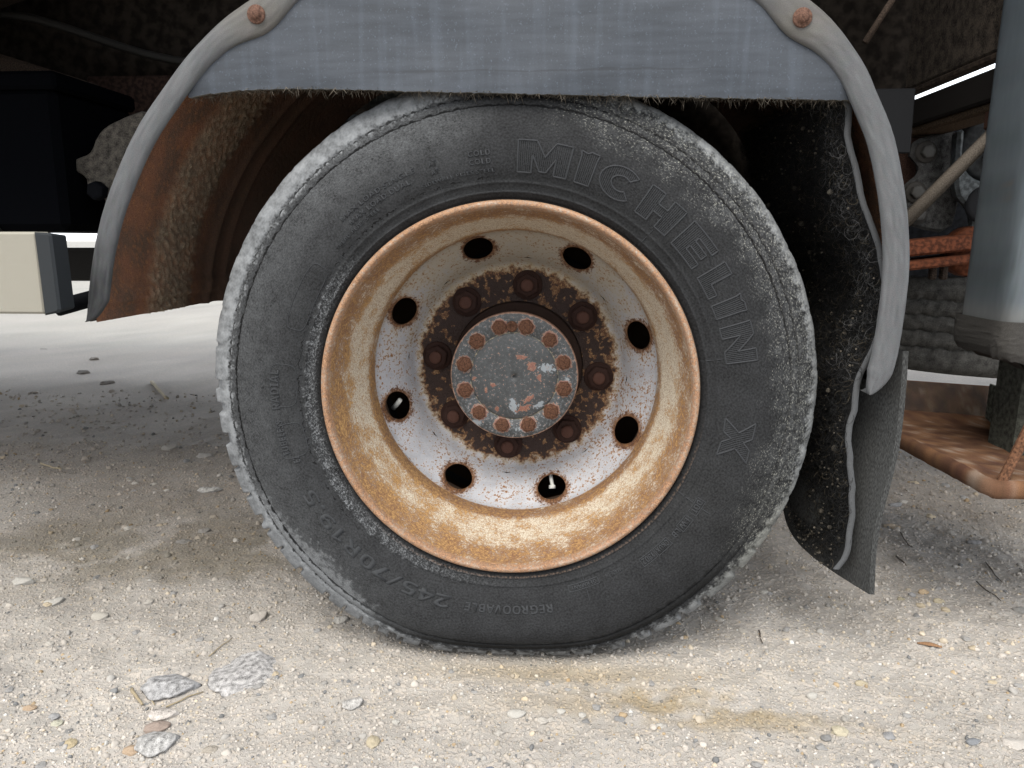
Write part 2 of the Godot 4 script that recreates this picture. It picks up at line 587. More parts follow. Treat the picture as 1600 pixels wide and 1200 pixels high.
# ---------------------------------------------------------------- the rim
var rp: PackedVector2Array
var rlen: PackedFloat32Array
const RW := 1792
const RH := 640

func rim_v(r: float, z: float) -> float:         # place along the disc part of the profile, by radius
	for k in rp.size() - 1:
		if rp[k + 1].y < -.149 and r <= rp[k].x and r >= rp[k + 1].x:
			var f := (rp[k].x - r) / maxf(rp[k].x - rp[k + 1].x, 1e-6)
			return lerpf(rlen[k], rlen[k + 1], f)
	return 1.0

func disc_z(r: float) -> float:
	for k in rp.size() - 1:
		if rp[k + 1].y < -.149 and r <= rp[k].x and r >= rp[k + 1].x:
			return lerpf(rp[k].y, rp[k + 1].y, (rp[k].x - r) / maxf(rp[k].x - rp[k + 1].x, 1e-6))
	return -.237

func build_rim(wheel: Node3D) -> void:
	rp = soften(PackedVector2Array([Vector2(.256, -.010), Vector2(.2612, -.001), Vector2(.2625, .0065), Vector2(.2608, .0112), Vector2(.2575, .0126), Vector2(.2545, .0112), Vector2(.2522, .006), Vector2(.2508, -.003), Vector2(.2496, -.012), Vector2(.2476, -.022), Vector2(.2448, -.036), Vector2(.2415, -.052), Vector2(.2376, -.072), Vector2(.2325, -.093), Vector2(.2276, -.110), Vector2(.2248, -.124), Vector2(.2244, -.138), Vector2(.2246, -.148), Vector2(.2243, -.1515), Vector2(.2236, -.1545), Vector2(.2212, -.1605), Vector2(.2150, -.1690), Vector2(.2055, -.181), Vector2(.1955, -.195), Vector2(.187, -.208), Vector2(.1805, -.220), Vector2(.1750, -.230), Vector2(.1685, -.2355), Vector2(.160, -.237), Vector2(.140, -.237), Vector2(.1125, -.237), Vector2(.1105, -.239), Vector2(.1105, -.262)]), 4)
	rlen = PackedFloat32Array()
	var total := 0.0
	for k in rp.size():
		if k: total += rp[k].distance_to(rp[k - 1])
		rlen.append(total)
	for k in rlen.size(): rlen[k] /= total
	var m := rim_material()
	var holes: PackedFloat32Array = []
	for k in 8: holes.append(deg_to_rad(28.0 + 45.0 * k))
	var hr := .0238
	var hc := .2055
	var ra := .2145 + .0085         # hole band from ra to rb is made of eight patches
	var rb := .182
	var ka := 0
	var kb := 0
	for k in rp.size():
		if rp[k].y < -.153 and ka == 0: ka = k
		if rp[k].x > rb: kb = k
	ra = rp[ka].x
	rb = rp[kb].x
	var segs := 384
	var st := SurfaceTool.new()
	st.begin(Mesh.PRIMITIVE_TRIANGLES)
	for part in [[0, ka], [kb, rp.size() - 1]]:
		var k0: int = part[0]
		var g := grid(segs, part[1] - k0, func(i, j): return ring(float(i) / segs * TAU, rp[k0 + j].x, rp[k0 + j].y), false, func(i, j): return Vector2(float(i) / segs, rlen[k0 + j]))
		st.append_from(g, 0, Transform3D())
	# patches round the hand holes
	var rays := 96
	var steps := 10
	for hdeg in holes:
		var half := TAU / 16
		var g := grid(rays, steps + 3, func(i, j):
			var q := hole_point(i, j, rays, steps, hr, hc, half, ra, rb, hdeg)
			return q[0], true, func(i, j):
				var q := hole_point(i, j, rays, steps, hr, hc, half, ra, rb, hdeg)
				return q[1])
		st.append_from(g, 0, Transform3D())
	var rim := put("rim", st.commit(), m, wheel)
	rim.set_meta("label", "rust-eaten steel rim with flaking white paint and eight round hand holes")

func hole_point(i: int, j: int, rays: int, steps: int, hr: float, hc: float, half: float, ra: float, rb: float, hdeg: float) -> Array:
	var b := TAU * i / rays
	var dir := Vector2(cos(b), sin(b))               # x along the arc, y outwards, in plane measure
	var slope := 1.0 / sqrt(1.0 + pow(1.35, 2))      # the band leans back, so the radial step is shortened
	var ix := hr * dir.x / hc
	var iy := hr * dir.y * slope * 1.12
	# outer rectangle
	var tx: float = half / maxf(absf(ix), 1e-9)
	var ty: float = ((ra - hc) if iy > 0 else (hc - rb)) / maxf(absf(iy), 1e-9)
	var t := minf(tx, ty)
	var f := 1.0
	var back := 0.0
	if j < 3: back = -.012 + .004 * j if j < 2 else -.0015
	if j == 0: f = 1.0
	elif j == 2: f = 1.0
	elif j >= 3: f = lerpf(1.05, t, pow(float(j - 3) / steps, 1.3))
	var r := hc + iy * f
	var a := hdeg + ix * f
	var z := disc_z(clampf(r, rb, ra))
	var lip := .0012 if j == 3 else 0.0
	return [ring(a, r, z + back + lip), Vector2(a / TAU, rim_v(clampf(r, rb, ra), z))]

func rim_material() -> StandardMaterial3D:
	var na := noise(41, 2.4, 4)
	var nb := noise(42, 16.0, 4)
	var nc := noise(43, 75.0, 3)
	var ne := noise(44, 30.0, 2)
	var nm := noise(45, 5.5, 3)
	var col := PackedByteArray()
	var hei := PackedByteArray()
	var rgh := PackedByteArray()
	col.resize(RW * RH * 3)
	hei.resize(RW * RH)
	rgh.resize(RW * RH)
	var k := 0
	for y in RH:
		var v := (y + 0.5) / RH
		while k < rlen.size() - 2 and rlen[k + 1] < v: k += 1
		var q := rp[k].lerp(rp[k + 1], clampf((v - rlen[k]) / maxf(rlen[k + 1] - rlen[k], 1e-6), 0, 1))
		var r := q.x
		var z := q.y
		var lipz := ss(-.002, .006, z)                     # the rolled edge
		var gut := ss(-.055, -.030, z) * (1.0 - lipz)       # the gutter behind it
		var crest := ss(-.128, -.10, z) * (1.0 - ss(-.075, -.045, z))
		var disc := ss(-.1505, -.1535, z)
		for x in RW:
			var an := (x + 0.5) / RW * TAU
			var dg := (x + 0.5) / RW * 360.0
			var ca := cos(an)
			var sa := sin(an)
			var px := sa * r * 10.0
			var py := ca * r * 10.0
			var pz := z * 10.0
			var lo := na.get_noise_3d(px, py, pz) * 1.6
			var mi := nb.get_noise_3d(px, py, pz) * 1.7
			var fi := nc.get_noise_3d(px, py, pz) * 1.7
			var sp := ne.get_noise_3d(px, py, pz + 9.0) * 1.4
			# barrel: yellowed paint going to rust
			var low := ss(.25, -.75, ca)                    # the lower half holds the water and rusts more
			var leftside := ss(.2, -.7, sa)
			var rust := .50 + .55 * lo + .45 * mi + .40 * fi + .42 * gut - .60 * crest * (1.0 - .55 * low) + .10 * low + .22 * leftside
			rust += (.25 + .35 * low) * ss(-.108, -.122, z)
			rust = ss(.0, 1.0, rust)
			var ry := clampf(.36 + 1.0 * fi + .6 * sp + .7 * mi + .4 * lo + .25 * leftside - .25 * gut * ss(-.2, .6, ca), 0.0, 1.0)          # golden against brown rust
			var cr := lerpf(.50, lerpf(.120, .375, ry), rust)
			var cg := lerpf(.45, lerpf(.054, .225, ry), rust)
			var cb := lerpf(.36, lerpf(.028, .082, ry), rust)
			var dot := ss(.26, .46, fi * 1.1 + .4 * sp - .1 * mi)
			cr = lerpf(cr, .125, dot * .85)
			cg = lerpf(cg, .052, dot * .85)
			cb = lerpf(cb, .022, dot * .85)
			var h := .5 + .22 * fi * rust + .1 * mi
			if lipz > 0.0:
				var pk := clampf(.42 + .22 * ss(-.3, .8, ca) + fi * 1.3 + mi * .8 + .4 * sp, 0.0, 1.0)
				var lz := clampf(lipz * (.82 + .35 * mi), 0.0, 1.0)
				cr = lerpf(cr, lerpf(.110, .305, pk), lz)
				cg = lerpf(cg, lerpf(.052, .172, pk), lz)
				cb = lerpf(cb, lerpf(.030, .095, pk), lz)
			if disc > 0.0:
				# disc: off-white paint, rust freckles in drifts, brown bleeding round the centre
				var pr := .345 + .05 * lo + .03 * mi
				var grime_and_shade := ss(-.1, .9, ca + .35 * lo + .25 * mi) * .85  # grime towards the top, with the shading there painted in as well
				var dr := lerpf(pr, .29, grime_and_shade)
				var dgc := lerpf(pr * 1.01, .255, grime_and_shade)
				var db := lerpf(pr * 1.07, .195, grime_and_shade)
				var drift := .10 * ss(-.2, .4, lo) + .13 * ss(.3, .95, sa) * ss(.3, -.3, ca) + .05 * ss(.6, 1.0, -ca) + .05 * ss(.3, 1.0, -sa)
				var fr := ss(.60 - drift * 2.2, .72 - drift * 2.2, mi * .75 + fi * .45 + .15 * sp)
				# rust round each hole
				var hd := fposmod(dg - 28.0 + 22.5, 45.0) - 22.5
				var hx := deg_to_rad(hd) * r
				var hy := (r - .2055) * 1.45
				var dist := sqrt(hx * hx + hy * hy) - .0238
				var halo := 1.0 - ss(.002, .009 + .004 * lo, dist + .006 * mi)
				fr = maxf(fr, halo)
				# bleeding edge of the nut circle
				var bm := nm.get_noise_3d(px, py, pz) * 1.5
				var e := r + .0030 * mi + .0075 * bm + .0010 * fi
				var bleed := 1.0 - ss(.1600, .1690, e)
				var fringe := 1.0 - ss(.1630, .1740, e)
				dr = lerpf(dr, lerpf(.26, .42, ry), fringe * .55)
				dgc = lerpf(dgc, lerpf(.17, .31, ry), fringe * .6)
				db = lerpf(db, lerpf(.08, .16, ry), fringe * .7)
				fr = maxf(fr, bleed)
				var t := clampf(.35 + .9 * fi + .5 * mi, 0.0, 1.0)
				var fcr := lerpf(.065, .21, t)
				var fcg := lerpf(.028, .095, t)
				var fcb := lerpf(.014, .032, t)
				# scabbed dark rust inside, with patches of ochre left
				var patch := ss(.14, .30, bm * 1.1 + mi * .12 + .04 * fi + .22 * ss(.1, .8, sa + ca * .4) - .25 + .45 * ss(.148, .160, r))
				var inner := (1.0 - ss(.1555, .1635, e)) * (1.0 - .85 * patch)
				fcr = lerpf(fcr, .026 + .012 * fi, inner)
				fcg = lerpf(fcg, .014 + .007 * fi, inner)
				fcb = lerpf(fcb, .011 + .005 * fi, inner)
				if patch > 0.0:
					var pale := ss(.2, .5, fi + mi * .8) * patch * (1.0 - inner) * .38 * bleed
					fcr = lerpf(fcr, .44, pale)
					fcg = lerpf(fcg, .33, pale)
					fcb = lerpf(fcb, .19, pale)
				dr = lerpf(dr, fcr, fr)
				dgc = lerpf(dgc, fcg, fr)
				db = lerpf(db, fcb, fr)
				cr = lerpf(cr, dr, disc)
				cg = lerpf(cg, dgc, disc)
				cb = lerpf(cb, db, disc)
				h = lerpf(h, .55 - .12 * fr + .30 * fi * fr + .25 * inner * (mi + .3), disc)
				rust = lerpf(rust, fr, disc)
			var o := y * RW + x
			col[o * 3] = gb(cr)
			col[o * 3 + 1] = gb(cg)
			col[o * 3 + 2] = gb(cb)
			hei[o] = clampi(int(h * 255.0), 0, 255)
			rgh[o] = clampi(int((.42 + .42 * rust) * 255.0), 0, 255)
	var m := StandardMaterial3D.new()
	m.albedo_texture = tex_from(col, RW, RH)
	m.roughness_texture = tex_from(rgh, RW, RH, Image.FORMAT_L8)
	m.roughness = 1.0
	m.heightmap_enabled = true
	m.heightmap_texture = tex_from(hei, RW, RH, Image.FORMAT_L8)
	m.heightmap_scale = .20
	return m

func build_hub(wheel: Node3D) -> void:
	var dark := mat(.030, .017, .013, .85, grain, 40.0, .10)
	var nutm := mat(.036, .017, .013, .8, grain, 60.0, .08)
	var tipm := mat(.080, .037, .027, .75, grain, 70.0, .06)
	var boltm := mat(.140, .066, .040, .85, rock, 30.0, .15)
	# hub barrel behind the cap
	put("hub_barrel", lathe(PackedVector2Array([Vector2(.1085, -.30), Vector2(.1085, -.226), Vector2(.1068, -.2235), Vector2(.098, -.222), Vector2(.094, -.218), Vector2(.092, -.158), Vector2(.090, -.150)]), 96), dark, wheel)
	# cap: flange with a raised centre
	var cp := PackedVector2Array([Vector2(.090, -.1545), Vector2(.0985, -.1540), Vector2(.1003, -.1525), Vector2(.1005, -.1405), Vector2(.0998, -.1378), Vector2(.098, -.1366), Vector2(.0700, -.1364), Vector2(.0690, -.1378), Vector2(.0680, -.1362), Vector2(.0660, -.1352), Vector2(.040, -.1348), Vector2(.010, -.1346), Vector2(.0022, -.1346), Vector2(.0018, -.1375), Vector2(.0, -.1380)])
	var cm := grid(128, cp.size() - 1, func(i, j): return ring(float(i) / 128 * TAU, cp[j].x, cp[j].y), false, func(i, j):
		var p := ring(float(i) / 128 * TAU, cp[j].x, 0)
		return Vector2(.5 + p.x / .21, .5 - p.y / .21))
	var hub := put("hub_cap", cm, cap_material(), wheel)
	hub.set_meta("label", "grey painted hub cap chipped to rust")
	# twelve cap bolts
	var b: MeshInstance3D = null
	for k in 12:
		var an := deg_to_rad(13.5 + 30.0 * k)
		var at := ring(an, .0803, -.1366)
		if b == null:
			b = put("cap_bolt", prism6(.0112, .0065, .4, .3), boltm, wheel, at)
		else:
			var c := copy_of(b, wheel)
			c.position = at
			c.rotation.z = k * 1.7
			c.scale = Vector3.ONE * (1.0 + .06 * sin(k * 5.1))
	put("filler_plug", lathe(PackedVector2Array([Vector2(.0085, -.1368), Vector2(.0085, -.1325), Vector2(.0075, -.1315), Vector2(.0042, -.1315), Vector2(.0036, -.1335), Vector2(0, -.1345)]), 24), boltm, wheel, ring(deg_to_rad(357.5), .0785, 0))
	# eight wheel nuts on their washers, stud ends showing
	var wn: Node3D = null
	for k in 8:
		var an := deg_to_rad(6.8 + 45.0 * k)
		var n: MeshInstance3D
		var st := SurfaceTool.new()
		st.begin(Mesh.PRIMITIVE_TRIANGLES)
		st.append_from(lathe(PackedVector2Array([Vector2(.0245, -.001), Vector2(.0245, .0035), Vector2(.0235, .0052), Vector2(.018, .0060)]), 32), 0, Transform3D())
		st.append_from(prism6(.0188, .0175, k * .9), 0, Transform3D())
		n = put("wheel_nut", st.commit(), nutm, wheel, ring(an, .1375, -.237))
		put("stud_end", lathe(PackedVector2Array([Vector2(.0105, .0), Vector2(.0105, .0055), Vector2(.0092, .0075), Vector2(.004, .0080), Vector2(0, .0080)]), 24), tipm, wheel, ring(an, .1375, -.2195))
	# drum and the twin wheel behind, seen through the holes
	var black := mat(.012, .011, .011, .9)
	put("brake_drum", lathe(PackedVector2Array([Vector2(.0, -.285), Vector2(.175, -.285), Vector2(.198, -.295), Vector2(.2, -.52), Vector2(.0, -.53)]), 64), black, wheel)
	put("rim_barrel", lathe(PackedVector2Array([Vector2(.2248, -.149), Vector2(.2248, -.195), Vector2(.245, -.215), Vector2(.262, -.222), Vector2(.262, -.330), Vector2(.230, -.36), Vector2(.18, -.37)]), 96), mat(.06, .035, .02, .9, grain, 20.0), wheel)
	var tw := PackedVector2Array()
	for q in tp: tw.append(Vector2(q.x, q.y - .315))
	put("twin_tyre", grid(128, tw.size() - 1, func(i, j):
		var a := float(i) / 128 * TAU
		return tyre_at(a, tw[j].x, tw[j].y), true), mat(.035, .036, .038, .85, grain, 10.0), wheel)
	# the two pale valve stems
	var pale := mat(.50, .50, .47, .5)
	put("valve_stem", tube(PackedVector3Array([ring(deg_to_rad(251.0), .224, -.222), ring(deg_to_rad(252.5), .214, -.212), ring(deg_to_rad(254.5), .203, -.202)]), PackedFloat32Array([.0042, .0042, .004]), 12), pale, wheel)
	put("valve_stem", tube(PackedVector3Array([ring(deg_to_rad(163.5), .214, -.205), ring(deg_to_rad(163.2), .209, -.207), ring(deg_to_rad(163.0), .208, -.208), ring(deg_to_rad(162.4), .178, -.23)]), PackedFloat32Array([.0058, .0058, .0032, .0032]), 12), pale, wheel)

func cap_material() -> StandardMaterial3D:
	var n := 640
	var na := noise(51, 3.0, 4)
	var nb := noise(52, 14.0, 3)
	var nc := noise(53, 60.0, 2)
	var col := PackedByteArray()
	var hei := PackedByteArray()
	col.resize(n * n * 3)
	hei.resize(n * n)
	# chips worn through to rust: x, y (up), half width, half height, turn
	var chips := [[.0118, .0305, .0085, .0042, .1], [.0277, .0165, .0070, .0080, .6], [.0395, -.0010, .0036, .0072, .2], [.0225, -.0355, .0115, .0040, .65], [.0158, -.0512, .0125, .0046, .25], [-.0275, -.0525, .0038, .0055, .3], [-.033, -.0135, .0036, .0046, .9], [-.0445, -.021, .0028, .0050, .0], [-.0632, -.0035, .0036, .0030, .4]]
	var pale := [[.050, .0140, .0135, .0066, -.1], [-.0005, -.0465, .0070, .0125, .1], [.040, -.045, .010, .004, .4], [-.06, -.075, .012, .007, .5], [.02, -.083, .016, .006, .1], [.083, -.012, .005, .012, .1]]
	for y in n:
		for x in n:
			var px := (x + .5) / n * .21 - .105
			var py := .105 - (y + .5) / n * .21
			var r := sqrt(px * px + py * py)
			var lo := na.get_noise_2d(px * 10, py * 10)
			var mi := nb.get_noise_2d(px * 10, py * 10)
			var fi := nc.get_noise_2d(px * 10, py * 10)
			var c := .033 + .012 * lo + .012 * mi + .008 * fi
			var cr := c * .93
			var cg := c * 1.02
			var cb := c * 1.08
			var rim := ss(.066, .072, r)
			var pd := ss(.40 - .10 * rim - .14 * rim * ss(.0, -.07, py), .55 - .12 * rim, fi * .55 + mi * .65 + .1 * lo)
			for q in pale:
				pd = maxf(pd, spot(px, py, q, mi))
			cr = lerpf(cr, .21, pd * .8)
			cg = lerpf(cg, .235, pd * .8)
			cb = lerpf(cb, .255, pd * .8)
			var rust := ss(.0975, .0995, r + .0012 * mi) * .8
			rust = maxf(rust, ss(.55, .64, mi + fi * .4) * .9)
			for q in chips:
				rust = maxf(rust, spot(px, py, q, mi))
			# halo bled round each bolt
			var k := roundf((rad_to_deg(atan2(px, py)) - 13.5) / 30.0)
			var ba := deg_to_rad(13.5 + 30.0 * k)
			var bd := Vector2(px - .0803 * sin(ba), py - .0803 * cos(ba)).length()
			rust = maxf(rust, 1.0 - ss(.0115, .0145, bd + .003 * mi + .0015 * lo))
			var h := .55 + .08 * fi + .1 * mi - .25 * rust + .2 * pd
			var t := clampf(.5 + fi + .6 * mi, 0.0, 1.0)
			var edge := rust * (1.0 - rust) * 4.0
			cr = lerpf(cr, lerpf(.11, .22, t) + .12 * edge, rust)
			cg = lerpf(cg, lerpf(.044, .10, t) + .10 * edge, rust)
			cb = lerpf(cb, lerpf(.034, .062, t) + .07 * edge, rust)
			var line := 1.0 - ss(.0004, .0011, absf(r - .0687))
			cr = lerpf(cr, .23, line * (.4 + mi))
			cg = lerpf(cg, .20, line * (.4 + mi))
			cb = lerpf(cb, .13, line * (.4 + mi))
			var o := y * n + x
			col[o * 3] = gb(cr)
			col[o * 3 + 1] = gb(cg)
			col[o * 3 + 2] = gb(cb)
			hei[o] = clampi(int(h * 255), 0, 255)
	var m := StandardMaterial3D.new()
	m.albedo_texture = tex_from(col, n, n)
	m.heightmap_enabled = true
	m.heightmap_texture = tex_from(hei, n, n, Image.FORMAT_L8)
	m.heightmap_scale = .08
	m.roughness = .55
	return m

func spot(px: float, py: float, q: Array, mi: float) -> float:
	var d := Vector2(px - q[0], py - q[1]).rotated(-q[4])
	var e := sqrt(pow(d.x / q[2], 2) + pow(d.y / q[3], 2))
	return 1.0 - ss(.75, 1.0, e + mi * .9)


# ---------------------------------------------------------------- the mudguard
var arc: PackedVector2Array

func build_mudguard() -> void:
	var g := holder("mudguard", trailer)
	arc = soften(PackedVector2Array([Vector2(-.575, .503), Vector2(-.567, .55), Vector2(-.551, .613), Vector2(-.527, .674), Vector2(-.486, .748), Vector2(-.442, .804), Vector2(-.392, .857), Vector2(-.328, .904), Vector2(-.20, .967), Vector2(-.03, .998), Vector2(.15, .982), Vector2(.29, .938), Vector2(.376, .888), Vector2(.428, .832), Vector2(.455, .785), Vector2(.478, .737), Vector2(.496, .675), Vector2(.506, .623), Vector2(.511, .574), Vector2(.510, .514), Vector2(.506, .463), Vector2(.499, .432), Vector2(.487, .408)]), 12)
	var n := arc.size()
	var len := PackedFloat32Array([0.0])
	for i in range(1, n): len.append(len[i - 1] + arc[i].distance_to(arc[i - 1]))
	var tot := len[n - 1]
	var wob := noise(61, 9.0, 2)
	var bolts := [Vector2(-.311, .889), Vector2(.356, .874)]
	# edge trim: half-round rubber strip
	var cs := 14
	var trim := grid(n - 1, cs, func(i, j):
		var t := (arc[mini(i + 1, n - 1)] - arc[maxi(i - 1, 0)]).normalized()
		var nr := Vector2(t.y, -t.x)                 # inwards
		var w := .0285 + .004 * ss(.3, .9, len[i] / tot)
		for b in bolts:
			w += .019 * exp(-pow((arc[i].distance_to(b)) / .045, 2))
		var end := minf(len[i], tot - len[i])
		var f: float = sqrt(clampf(end / .035, 0.0, 1.0))
		var inset := 0.0
		if len[i] > tot * .5:
			inset = w * (1.0 - f) * .45
		w *= maxf(f, .04)
		var s := float(j) / cs
		var p: Vector2 = arc[i] + nr * (inset + w * (.5 - .5 * cos(s * PI)))
		var z := .030 + .0105 * pow(sin(clampf(s, .02, .98) * PI), .42) + .0015 * sin(s * PI) + .0006 * wob.get_noise_1d(len[i] * 6.0 + s)
		if s == 0.0: z -= .03
		return Vector3(p.x, p.y, z), true, null, func(i, j):
			var s := float(j) / cs
			var d: float = wob.get_noise_2d(len[i] * 3.0, s * 2.0 + 8.0)
			var e: float = wob.get_noise_2d(len[i] * 1.2, s * .9 + 80.0)
			var k := .092 + .016 * d + .018 * e - .05 * (1.0 - ss(0.0, .25, len[i]))
			var st := exp(-pow((arc[i].distance_to(bolts[0])) / .05, 2)) + exp(-pow((arc[i].distance_to(bolts[1])) / .05, 2))
			var warm := .6 * ss(1.75, 2.1, len[i]) + .25
			return Color(k * (.98 + .04 * warm + .1 * st), k * (1.01 + .02 * warm), k * (1.08 - .10 * warm - .15 * st)))
	var tm := mat(1, 1, 1, .62, grain, 22.0, .03, 0.0, true)
	tm.albedo_texture = shade_tex(noise(62, .05, 4).get_seamless_image(512, 512), .78, 1.0)
	put("edge_trim", trim, tm, g)
	# trim bolts, a washer and a domed head
	var bm := mat(.165, .088, .062, .85, rock, 30.0, .10)
	var bolt_mesh := lathe(PackedVector2Array([Vector2(.0115, -.012), Vector2(.0113, .0012), Vector2(.0105, .0020), Vector2(.0068, .0022), Vector2(.0064, .0052), Vector2(.0048, .0066), Vector2(0, .007)]), 24)
	for b in bolts:
		put("trim_bolt", bolt_mesh, bm, g, Vector3(b.x, b.y, .0428))
	# shell
	var na := noise(63, 3.0, 4)
	var nb := noise(64, 80.0, 2)
	nb.domain_warp_enabled = true
	nb.domain_warp_amplitude = .02
	nb.domain_warp_frequency = 20.0
	var nd := 150
	var ni := 420
	var z0 := .030
	var z1 := -.60
	var nc2 := noise(65, 11.0, 3)
	var shell_pt := func(i: int, j: int) -> Array:
		var l := tot * .975 * i / ni
		var k := len.bsearch(l)
		k = clampi(k, 1, n - 1)
		var f := (l - len[k - 1]) / maxf(len[k] - len[k - 1], 1e-6)
		var p := arc[k - 1].lerp(arc[k], f)
		var t := (arc[k] - arc[k - 1]).normalized()
		var nr := Vector2(t.y, -t.x)
		var s := float(j) / nd
		var z := lerpf(z0, z1, s)
		# a band of caked mud, and swages pressed along the shell
		var band := ss(-.085, -.115, z + .012 * nc2.get_noise_2d(l * 10, 3.0)) * (1.0 - ss(-.215, -.245, z + .02 * nc2.get_noise_2d(l * 8, 9.0)))
		band *= .65 + .6 * nc2.get_noise_2d(l * 6.0, z * 10.0)
		var clump := maxf(0.0, nb.get_noise_2d(l * 1.0, z * 1.3) + .35)
		var off := .010 + .0055 * band * clump + .002 * band + .0012 * nb.get_noise_2d(l * 2.5 + 5.0, z * 2.5)
		off += .006 * exp(-pow((z + .30) / .012, 2)) + .006 * exp(-pow((z + .36) / .012, 2))
		off += .004 * (1.0 - ss(.01, .016, absf(l - .035)))
		p += nr * off
		return [Vector3(p.x, p.y, z), l, z, clampf(band, 0.0, 1.0), clump]
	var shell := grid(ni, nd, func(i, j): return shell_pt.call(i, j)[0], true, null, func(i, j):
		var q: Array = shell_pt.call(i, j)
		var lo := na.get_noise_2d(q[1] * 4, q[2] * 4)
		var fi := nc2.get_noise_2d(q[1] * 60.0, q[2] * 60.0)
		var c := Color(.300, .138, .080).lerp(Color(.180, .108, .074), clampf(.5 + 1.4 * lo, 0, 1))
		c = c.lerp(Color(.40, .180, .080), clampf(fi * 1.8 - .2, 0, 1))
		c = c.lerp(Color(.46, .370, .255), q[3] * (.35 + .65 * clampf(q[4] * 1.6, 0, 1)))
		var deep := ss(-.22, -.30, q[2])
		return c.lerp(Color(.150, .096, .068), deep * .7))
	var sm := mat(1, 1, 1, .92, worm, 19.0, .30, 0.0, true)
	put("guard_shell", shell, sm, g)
	# outer skin so the shell has thickness
	put("guard_skin", grid(160, 1, func(i, j):
		var k := int(float(i) / 160 * (n - 1) * .97)
		var t := (arc[mini(k + 1, n - 1)] - arc[maxi(k - 1, 0)]).normalized()
		var p: Vector2 = arc[k] + Vector2(t.y, -t.x) * .003
		return Vector3(p.x, p.y, z0 + .004 if j == 0 else z1 - .003)), mat(.035, .030, .024, .9, blotch, 6.0), g)
	# mossy muck lying on the shoulder of the guard
	var wn := noise(91, 16.0, 3)
	put("muck", grid(70, 40, func(i, j):
		var k := 40 + int(i * .85)
		var t := (arc[k + 1] - arc[k - 1]).normalized()
		var u: float = i / 70.0
		var v: float = j / 40.0
		var lump: float = sin(u * PI) * sin(v * PI)
		var p: Vector2 = arc[k] - Vector2(t.y, -t.x) * (-.004 + pow(lump, .5) * (.030 + .040 * wn.get_noise_2d(u * 1.5, v * 1.5)))
		return Vector3(p.x, p.y, lerpf(.02, -.40, v)), true, null, func(i, j):
			var k := wn.get_noise_2d(i * .03, j * .03 + 5.0)
			return Color(.115, .092, .060).lerp(Color(.060, .075, .028), clampf(.9 - i / 30.0 + k * 1.5, 0, 1))), mat(1, 1, 1, .95, worm, 14.0, .3, 0, true), g)
	# the hanging rubber panel across the top of the wheel
	build_panel(g)
	build_mat_and_flap(g)

func panel_edge(x: float) -> float:
	var p := soften(PackedVector2Array([Vector2(-.46, .778), Vector2(-.397, .796), Vector2(-.289, .8035), Vector2(-.151, .7995), Vector2(.048, .793), Vector2(.243, .787), Vector2(.414, .782), Vector2(.48, .78)]), 6)
	for k in p.size() - 1:
		if x <= p[k + 1].x:
			return lerpf(p[k].y, p[k + 1].y, clampf((x - p[k].x) / (p[k + 1].x - p[k].x), 0, 1))
	return .78

func arc_top(x: float) -> float:
	for k in arc.size() - 1:
		if arc[k].x <= x and arc[k + 1].x >= x and arc[k].y > .6:
			return lerpf(arc[k].y, arc[k + 1].y, (x - arc[k].x) / maxf(arc[k + 1].x - arc[k].x, 1e-6))
	return .75 if x < 0 else .80

